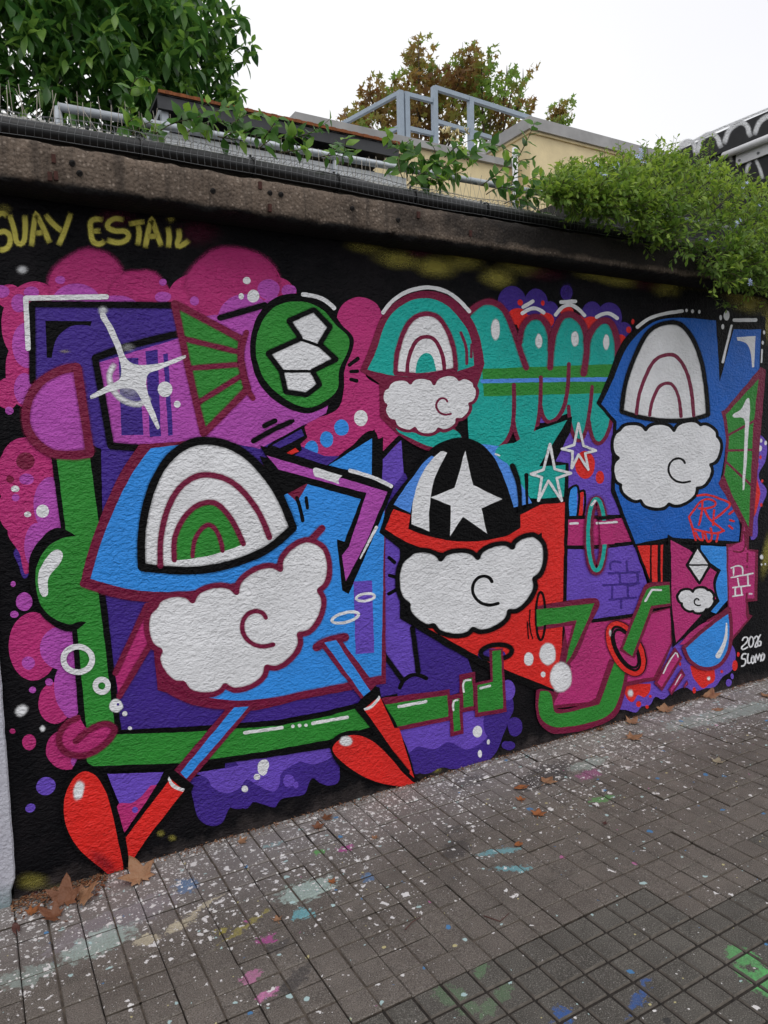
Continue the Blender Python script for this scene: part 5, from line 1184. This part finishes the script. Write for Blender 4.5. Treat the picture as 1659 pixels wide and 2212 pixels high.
# honeysuckle climbing along the wall top
M_VINE = leaf_material('vine_leaf', (.045, .125, .024), (.09, .225, .035), (.27, .46, .05), .45, .4, attr=False)
M_STEM = simple('vine_stem', (78, 72, 46), .7)
M_HFLO = simple('honeysuckle_petal', (226, 210, 160), .6)
V_ME = [single('leaf', leaf_template(w_, b_, .12, shape=(0, .75, 1.0, .8, .4, 0), wave=.015), M_VINE) for w_, b_ in ((.56, .15), (.62, .3), (.5, .05))]
def vine(label, paths, Y, size=.05, dens=1.0, flowers=0):
    f0 = paths[0][0]; b = on_y(f0[0], f0[1], Y); t = tag(empty('honeysuckle_vine', (b.x, Y, 2.7)), label, 'vine', 'honeysuckle on the wall top')
    Lm = Matrix.Translation(-t.location); tips = []
    mb = MB()
    for path in paths:
        q = catmull(path, False, 6.0); n = len(q); ph = R.uniform(0, 6)
        P3 = [on_y(p[0], p[1], Y + .05 * math.sin(ph + i * .17) + R.uniform(-.004, .004)) for i, p in enumerate(q)]
        mb.tube(P3, [.0028 - .0016 * i / n for i in range(n)], 5)
        acc = 0; gap = .016 / dens
        for i in range(1, n):
            acc += (P3[i] - P3[i - 1]).length
            if acc < gap: continue
            acc = 0; d = (P3[i] - P3[i - 1]).normalized(); tip = i / n
            side = d.cross(rvec()).normalized()
            for s_ in (-1, 1):
                if R.random() < .12: continue
                dl = (side * s_ + d * .5 + Vector((0, -.2, -.25)) + rvec() * .35).normalized(); sz = size * R.uniform(.7, 1.25) * (1 - .45 * tip ** 3)
                o = bpy.data.objects.new('leaf', R.choice(V_ME)); o.matrix_world = Lm @ leaf_matrix(P3[i], dl, Vector((0, -.9, .7)), sz, R.uniform(-.6, .6)); link(o, t)
        tips.append(P3[-1])
    child(mb, 'stem', M_STEM, t, True)
    for k in range(flowers):
        p = on_y(R.uniform(950, 1010), R.uniform(285, 335), Y - .06); mf = MB()
        for _ in range(5):
            e_ = p + rvec() * .022 + Vector((0, -.005, .012)); mf.tube([p, p.lerp(e_, .6) + Vector((0, 0, .006)), e_], [.0018, .0026, .0012], 5)
        child(mf, 'flower', M_HFLO, t, True)
vine('honeysuckle shoot arching up above the bird spikes with pale new leaves', [[(290, 300), (283, 260), (280, 220), (285, 185), (305, 166), (332, 180)], [(285, 290), (310, 270), (330, 262)], [(300, 300), (325, 285), (345, 290)], [(290, 285), (275, 270), (290, 255)]], .03, .075, .8)
vine('honeysuckle trailing across the white panel and canopy', [[(335, 290), (370, 268), (420, 255), (470, 240), (500, 225)], [(400, 290), (430, 270), (470, 262), (505, 268), (520, 240)], [(380, 262), (400, 245), (430, 235), (455, 220)], [(480, 300), (510, 285), (540, 290), (560, 300)], [(500, 268), (530, 250), (560, 245)], [(470, 295), (500, 300), (530, 305)]], -.02, .066, .8)
vine('honeysuckle with a long bare tendril below the rusty canopy edge', [[(560, 320), (590, 300), (615, 300), (650, 295), (690, 275), (712, 258)], [(600, 330), (640, 325), (670, 320)], [(570, 300), (590, 270), (600, 255)], [(620, 330), (625, 310), (640, 290), (665, 300)], [(690, 340), (720, 335), (745, 340)], [(740, 340), (745, 320), (748, 300)], [(700, 345), (730, 320), (760, 335)]], -.02, .066, .7)
vine('thick leafy honeysuckle clump with cream flowers in front of the roof railing', [[(880, 390), (875, 350), (870, 320), (890, 300)], [(900, 400), (920, 360), (940, 330), (930, 310)], [(920, 410), (950, 370), (985, 345), (1000, 320)], [(890, 380), (905, 350), (925, 345), (950, 350)], [(940, 400), (970, 380), (1000, 370), (1020, 350)], [(870, 385), (860, 350), (868, 320), (840, 300), (835, 280)], [(900, 395), (935, 385), (965, 395)], [(880, 400), (910, 375), (930, 380)], [(960, 340), (985, 318), (1010, 305), (1030, 300)], [(860, 370), (885, 345), (905, 335)], [(905, 365), (940, 350), (975, 355)]], .0, .075, .9, 9)
vine('honeysuckle arching from the clump over towards the blue-flowered shrub', [[(1010, 345), (1040, 320), (1075, 315), (1105, 330), (1125, 350)], [(1040, 400), (1075, 375), (1100, 345), (1115, 330)], [(1100, 420), (1110, 380), (1120, 350), (1150, 345)], [(1110, 430), (1130, 400), (1150, 385), (1175, 380)], [(1050, 420), (1080, 405), (1110, 410)], [(1130, 440), (1150, 425), (1165, 430)], [(1120, 340), (1140, 300), (1156, 262)], [(1120, 445), (1132, 460), (1125, 470)], [(1090, 440), (1120, 430), (1145, 440), (1180, 470)], [(1140, 400), (1160, 410), (1190, 400)]], .0, .066, .9)

# blue-flowered shrub spilling over the coping on the right
M_SHR = leaf_material('shrub_leaf', (.06, .125, .022), (.16, .28, .04), (.36, .50, .06), .5, .5)
T_SH = leaf_template(.44, .12, .08, shape=(0, .5, 1.0, 0))
sb = Vector((4.0, .3, 2.7)); shr = tag(empty('flowering_shrub', tuple(sb)), 'bushy green shrub with small pale blue flowers spilling over the right end of the coping', 'shrub')
top = [(1175, 425), (1200, 385), (1240, 360), (1300, 345), (1350, 340), (1400, 330), (1450, 322), (1480, 335), (1520, 345), (1545, 335), (1580, 368), (1620, 385), (1670, 385), (1760, 390)]
bot = [(1175, 440), (1240, 462), (1300, 478), (1350, 490), (1390, 520), (1430, 545), (1480, 575), (1520, 610), (1560, 640), (1600, 640), (1640, 640), (1680, 650), (1760, 660)]
tx_, ty_ = zip(*top); bx_, by_ = zip(*bot)
mats, tin, stems, fl = [], [], MB(), []
Ls = Matrix.Translation(-sb)
def sprig(p, d, n, sz, tb):
    q = p + d * (.014 * n); stems.tube([p, p.lerp(q, .5) + rvec() * .006, q], [.0014, .0011, .0007], 3, cap=False)
    for k in range(n):
        t = (k + .5) / n; base = p.lerp(q, t); dl = (d * .55 + d.cross(rvec()) * .9).normalized()
        mats.append(Ls @ leaf_matrix(base, dl, Vector((0, -.3, 1)), sz * R.uniform(.65, 1.2), R.uniform(-.6, .6))); tin.append(min(1, max(0, tb - .12 + .3 * t + R.gauss(0, .1))))
for _ in range(2600):
    px = R.uniform(1178, 1740); y0, y1 = np.interp(px, tx_, ty_) + 30, np.interp(px, bx_, by_) - 22; u = R.random(); py = y0 + (y1 - y0) * u + MN.noise(Vector((px * .03, 0, 0))) * 14
    Y = R.uniform(-.30, .35) if u < .5 else R.uniform(-.38, -.17)
    if u < .12: Y = R.uniform(-.15, .5)
    p = on_y(px, py, Y)
    if p.z < 2.67 and p.y > -.175: p.y = -.18 - R.random() * .12
    dn = MN.noise(p * 5.5)
    if dn < -.24: continue
    d = (Vector((R.uniform(-.6, .6), R.uniform(-.9, .1), 1.0 - 1.25 * u)) + rvec() * .5).normalized()
    sprig(p, d, R.randint(5, 9), .042, .40 + .40 * dn + .22 * (1 - u) + R.gauss(0, .14)); 
    if R.random() < .008: fl.append(p + d * .1 + Vector((0, -.04, .01)))
for px, py in [(1305, 345), (1340, 335), (1395, 330), (1455, 318), (1522, 322), (1540, 312), (1250, 372), (1420, 322)]:      # shoots above the mass
    for k in range(4): sprig(on_y(px + R.uniform(-6, 6), py + 12 + k * 6, -.02), (Vector((R.uniform(-.3, .3), 0, 1))).normalized(), 7, .028, .62)
for path in [[(1520, 610), (1535, 640), (1560, 660), (1600, 672)], [(1560, 640), (1565, 655), (1548, 668)], [(1560, 655), (1580, 662), (1592, 660)], [(1380, 500), (1390, 530), (1400, 545)]]:
    for a, b in zip(path, path[1:]): sprig(on_y(a[0], a[1], -.20), (on_y(b[0], b[1], -.21) - on_y(a[0], a[1], -.20)).normalized(), 6, .03, .55)
child(stems, 'stems', M_STEM, shr)
joined('foliage', T_SH, mats, tin, M_SHR, shr)['kind'] = 'stuff'
M_PLUM = simple('pale_blue_petal', (170, 182, 222), .6)
fv, ff = [], []
for k in range(5):
    a = k * 2 * math.pi / 5; b = len(fv); fv += [(0, 0, 0), (.5 * math.cos(a - .35), .5 * math.sin(a - .35), .12), (1.0 * math.cos(a - .18), math.sin(a - .18), .1), (1.0 * math.cos(a + .18), math.sin(a + .18), .1), (.5 * math.cos(a + .35), .5 * math.sin(a + .35), .12)]; ff.append((b, b + 1, b + 2, b + 3, b + 4))
fme = bpy.data.meshes.new('flower'); fme.from_pydata(fv, [], ff); fme.materials.append(M_PLUM); fme.update()
for p in fl + [on_y(x, y, -.16) for x, y in [(1235, 392), (1330, 358), (1392, 352), (1490, 470), (1640, 440), (1635, 545), (1598, 595), (1560, 420), (1305, 395), (1630, 500)]]:
    for _ in range(R.randint(2, 4)):
        o = bpy.data.objects.new('flower', fme); o.matrix_world = Ls @ Matrix.Translation(p + rvec() * .018) @ frame(Vector((R.uniform(-1, 1), R.uniform(-1, 1), R.uniform(-.3, .6))), Vector((0, -1, .4))).to_4x4() @ Matrix.Scale(.013, 4); link(o, shr)

# ---------------------------------------------------------------- fallen leaves and litter
def dry(name, c1, c2):
    N = NT(name); p = N.obj(); col = N.mix(N.ramp(N.noise(p, 3.5, 5, .65), .3, .7), c1, c2); col = N.mix(N.math('MULTIPLY', N.ramp(N.noise(p, 14, 3, .7), .6, .75), .5), col, tuple(v * .45 for v in c1))
    N.set(N.b.inputs['Base Color'], col); N.b.inputs['Roughness'].default_value = .65; N.set(N.b.inputs['Normal'], N.bump(N.noise(p, 9, 4), .5, .08)); return N.mat
DRY = dict(tan=dry('dry_leaf_tan', (.24, .115, .055), (.36, .2, .11)), brown=dry('dry_leaf_brown', (.12, .042, .018), (.22, .09, .04)), rust=dry('dry_leaf_rust', (.25, .075, .02), (.34, .13, .04)), pale=dry('dry_leaf_pale', (.24, .20, .13), (.33, .28, .19)), dark=dry('dry_leaf_dark', (.055, .018, .014), (.1, .035, .025)))
def dead_leaf(label, px, py, size, rot, kind, curl=.5, tilt=0., shape='plane', lift=.004, seed=0):
    r = random.Random(seed + int(px)); g = on_z(px, py)
    if shape == 'plane':
        ang = np.radians([-165, -140, -125, -108, -92, -76, -62, -50, -38, -24, -12, 0, 12, 24, 38, 50, 62, 76, 92, 108, 125, 140, 165]); rad = [.10, .34, .26, .58, .40, .52, .88, .62, .46, .60, .78, 1.0, .78, .60, .46, .62, .88, .52, .40, .58, .26, .34, .10]
    else:
        ang = np.radians(np.linspace(-170, 170, 17)); rad = [.2 + .0 * a for a in ang]; rad = [.5 / math.sqrt((math.cos(a) / 1.0) ** 2 + (math.sin(a) / .55) ** 2) * (1 + .05 * r.uniform(-1, 1)) for a in ang]
    v = [(0, 0, 0)]; n = len(ang); f = []
    fx = r.uniform(-.3, .3)
    def zc(x, y): return .4 * curl * (.42 * x * x * (1 if x > 0 else .5) + .75 * y * y) + .05 * math.sin(9 * x + seed) * math.cos(8 * y) + fx * x * y
    for ring in (.45, .8, 1.0):
        for a, q in zip(ang, rad):
            k = q * ring * (1 + r.uniform(-.05, .05)); x, y = k * math.cos(a), k * math.sin(a); v.append((x, y, zc(x, y)))
    f += [(0, 1 + i, 2 + i) for i in range(n - 1)]
    for q in range(2):
        for i in range(n - 1): f.append((1 + q * n + i, 1 + (q + 1) * n + i, 2 + (q + 1) * n + i, 2 + q * n + i))
    root = tag(empty('fallen_leaf', (g.x, g.y, 0)), label, 'leaf', 'fallen leaves on the pavement')
    Mx = Matrix.Rotation(rot, 4, 'Z') @ Matrix.Rotation(tilt, 4, 'Y') @ Matrix.Scale(size / 1.7, 4)
    vv = [Mx @ Vector(a) for a in v]; lo = min(a.z for a in vv); vv = [a + Vector((0, 0, lift - lo)) for a in vv]
    o = mesh_obj('blade', vv, f, DRY[kind], root, smooth=True)
    sd_ = o.modifiers.new('thickness', 'SOLIDIFY'); sd_.thickness = .0006
    mb = MB(); b = Mx @ Vector((-.02, 0, 0)) + Vector((0, 0, lift - lo)); e = Mx @ Vector((-.75, r.uniform(-.25, .25), 0)); mb.tube([b, b.lerp(e, .5), Vector((e.x, e.y, lift))], [.0016, .0012, .0014], 5); mb.build('stalk', DRY[kind], root, True)
DL = [('large tan plane leaf standing against the wall foot below the left red petal', 305, 1905, .165, 1.9, 'tan', .35, -.55),
      ('large crumpled brown leaf leaning in the left wall corner', 140, 1955, .15, 1.2, 'brown', 2.4, -.7), ('light brown leaf folded over the crumpled one in the left corner', 178, 1948, .13, .3, 'tan', 1.0, -.5),
      ('curled brown leaf lying just in front of the left corner pile', 120, 1985, .12, 2.6, 'brown', 2.2, -.25), ('dark red strip of leaf beside the foot of the white wall', 35, 2012, .08, 1.7, 'dark', .5, -.3, 'oval'),
      ('small orange leaf scrap on the left corner litter', 66, 1975, .07, .4, 'rust', .8, -.2), ('small brown leaf at the wall foot left of the purple drips', 520, 1822, .06, .2, 'tan', .9, -.2),
      ('flat brown leaf touching the wall foot left of the second red petal', 702, 1770, .07, .1, 'brown', .6, -.1), ('brown leaf just below the flat one at the wall foot', 687, 1790, .065, 1.2, 'brown', .7, -.2),
      ('tiny brown leaf alone on white paint drops', 808, 1812, .04, .5, 'tan', .8, 0), ('small rust leaf on the edge of the mint paint spill', 716, 1908, .045, .6, 'rust', .9, 0), ('pale small leaf among cyan paint spots at lower left', 599, 1990, .045, 1.4, 'tan', .6, 0),
      ('oval orange-brown leaf beside the black paint smudge', 1125, 1703, .115, 2.9, 'rust', .5, 0, 'oval'), ('orange plane leaf to the right of the oval one', 1180, 1691, .105, .3, 'tan', .5, 0), ('small two-toned leaf just below the oval one', 1125, 1730, .055, .9, 'rust', .9, 0),
      ('rust star-shaped leaf below the pair beside the smudge', 1163, 1762, .085, .8, 'rust', .9, 0), ('curled glossy brown leaf with a long stalk in mid pavement', 1120, 1826, .085, 3.5, 'rust', 1.5, 0, 'oval'),
      ('tan leaf at the wall foot below the green limb', 1364, 1563, .115, .2, 'tan', .8, -.1), ('orange-brown leaf in front of the tan one below the green limb', 1364, 1597, .13, -.2, 'tan', .7, 0), ('tan leaf with upturned lobes near the wall below the sprayed red patch', 1437, 1538, .14, .9, 'tan', 1.3, -.2),
      ('leaf propped on the wall foot below the blue drop', 1532, 1508, .15, .4, 'tan', 1.0, -.3), ('folded tan leaf lying away from the wall below the blue drop', 1550, 1535, .13, -.3, 'tan', 1.0, 0, 'oval'), ('leaf half cut off by the right edge of the picture', 1657, 1506, .14, .1, 'tan', .6, 0),
      ('pale greenish dried leaf at the right of the pavement', 1550, 1648, .085, .5, 'pale', .9, 0), ('tiny dark red leaf curled in mid pavement', 1306, 1781, .03, .5, 'dark', 1.0, 0), ('small brown scrap at the wall foot below the green bend', 1294, 1578, .06, 0, 'brown', .7, 0)]
for i, a in enumerate(DL):
    a = list(a); dead_leaf(*a, seed=i) if len(a) < 9 else dead_leaf(*a[:9], seed=i)
for lab, pts in [('thin dark twig lying in the lower middle of the pavement', [(1045, 2012 - 34), (1080, 1990), (1100, 1972)]), ('thin reddish twig near the right pavement', [(875, 2008), (890, 1992), (910, 1980)])]:
    P3 = [on_z(x, y, .004) for x, y in pts]; mb = MB(); mb.tube(P3, [.002, .0018, .0012], 5); tag(mb.build('twig', DRY['dark'], None, True), lab, 'twig')
lit = MB(); r5 = random.Random(5)
for k in range(2600):
    x = r5.uniform(.06, 4.7); y = -abs(r5.gauss(0, .022)) - .004
    if r5.random() < .3: x = r5.uniform(.03, .36); y = -abs(r5.gauss(0, .05)) - .004
    s_ = r5.uniform(.002, .006) * (1.6 if x < .35 else 1); a = r5.uniform(0, 6.3); c, s2 = math.cos(a) * s_, math.sin(a) * s_; z = .003 + r5.random() * .008
    lit.add([(x - c, y - s2, z), (x + s2 * .5, y - c * .5, z + r5.uniform(-.002, .004)), (x + c, y + s2, z + r5.uniform(0, .004)), (x - s2 * .5, y + c * .5, z + .001), (x, y, z - .003)], [(0, 1, 2, 3), (0, 4, 1), (1, 4, 2), (2, 4, 3), (3, 4, 0)], r5.choice((0, 0, 1, 2)))
tag(lit.build('leaf_litter', [DRY['brown'], DRY['tan'], simple('grit', (96, 88, 80), .9)]), 'crumbled leaves and grit along the foot of the painted wall', 'litter', kind='stuff')
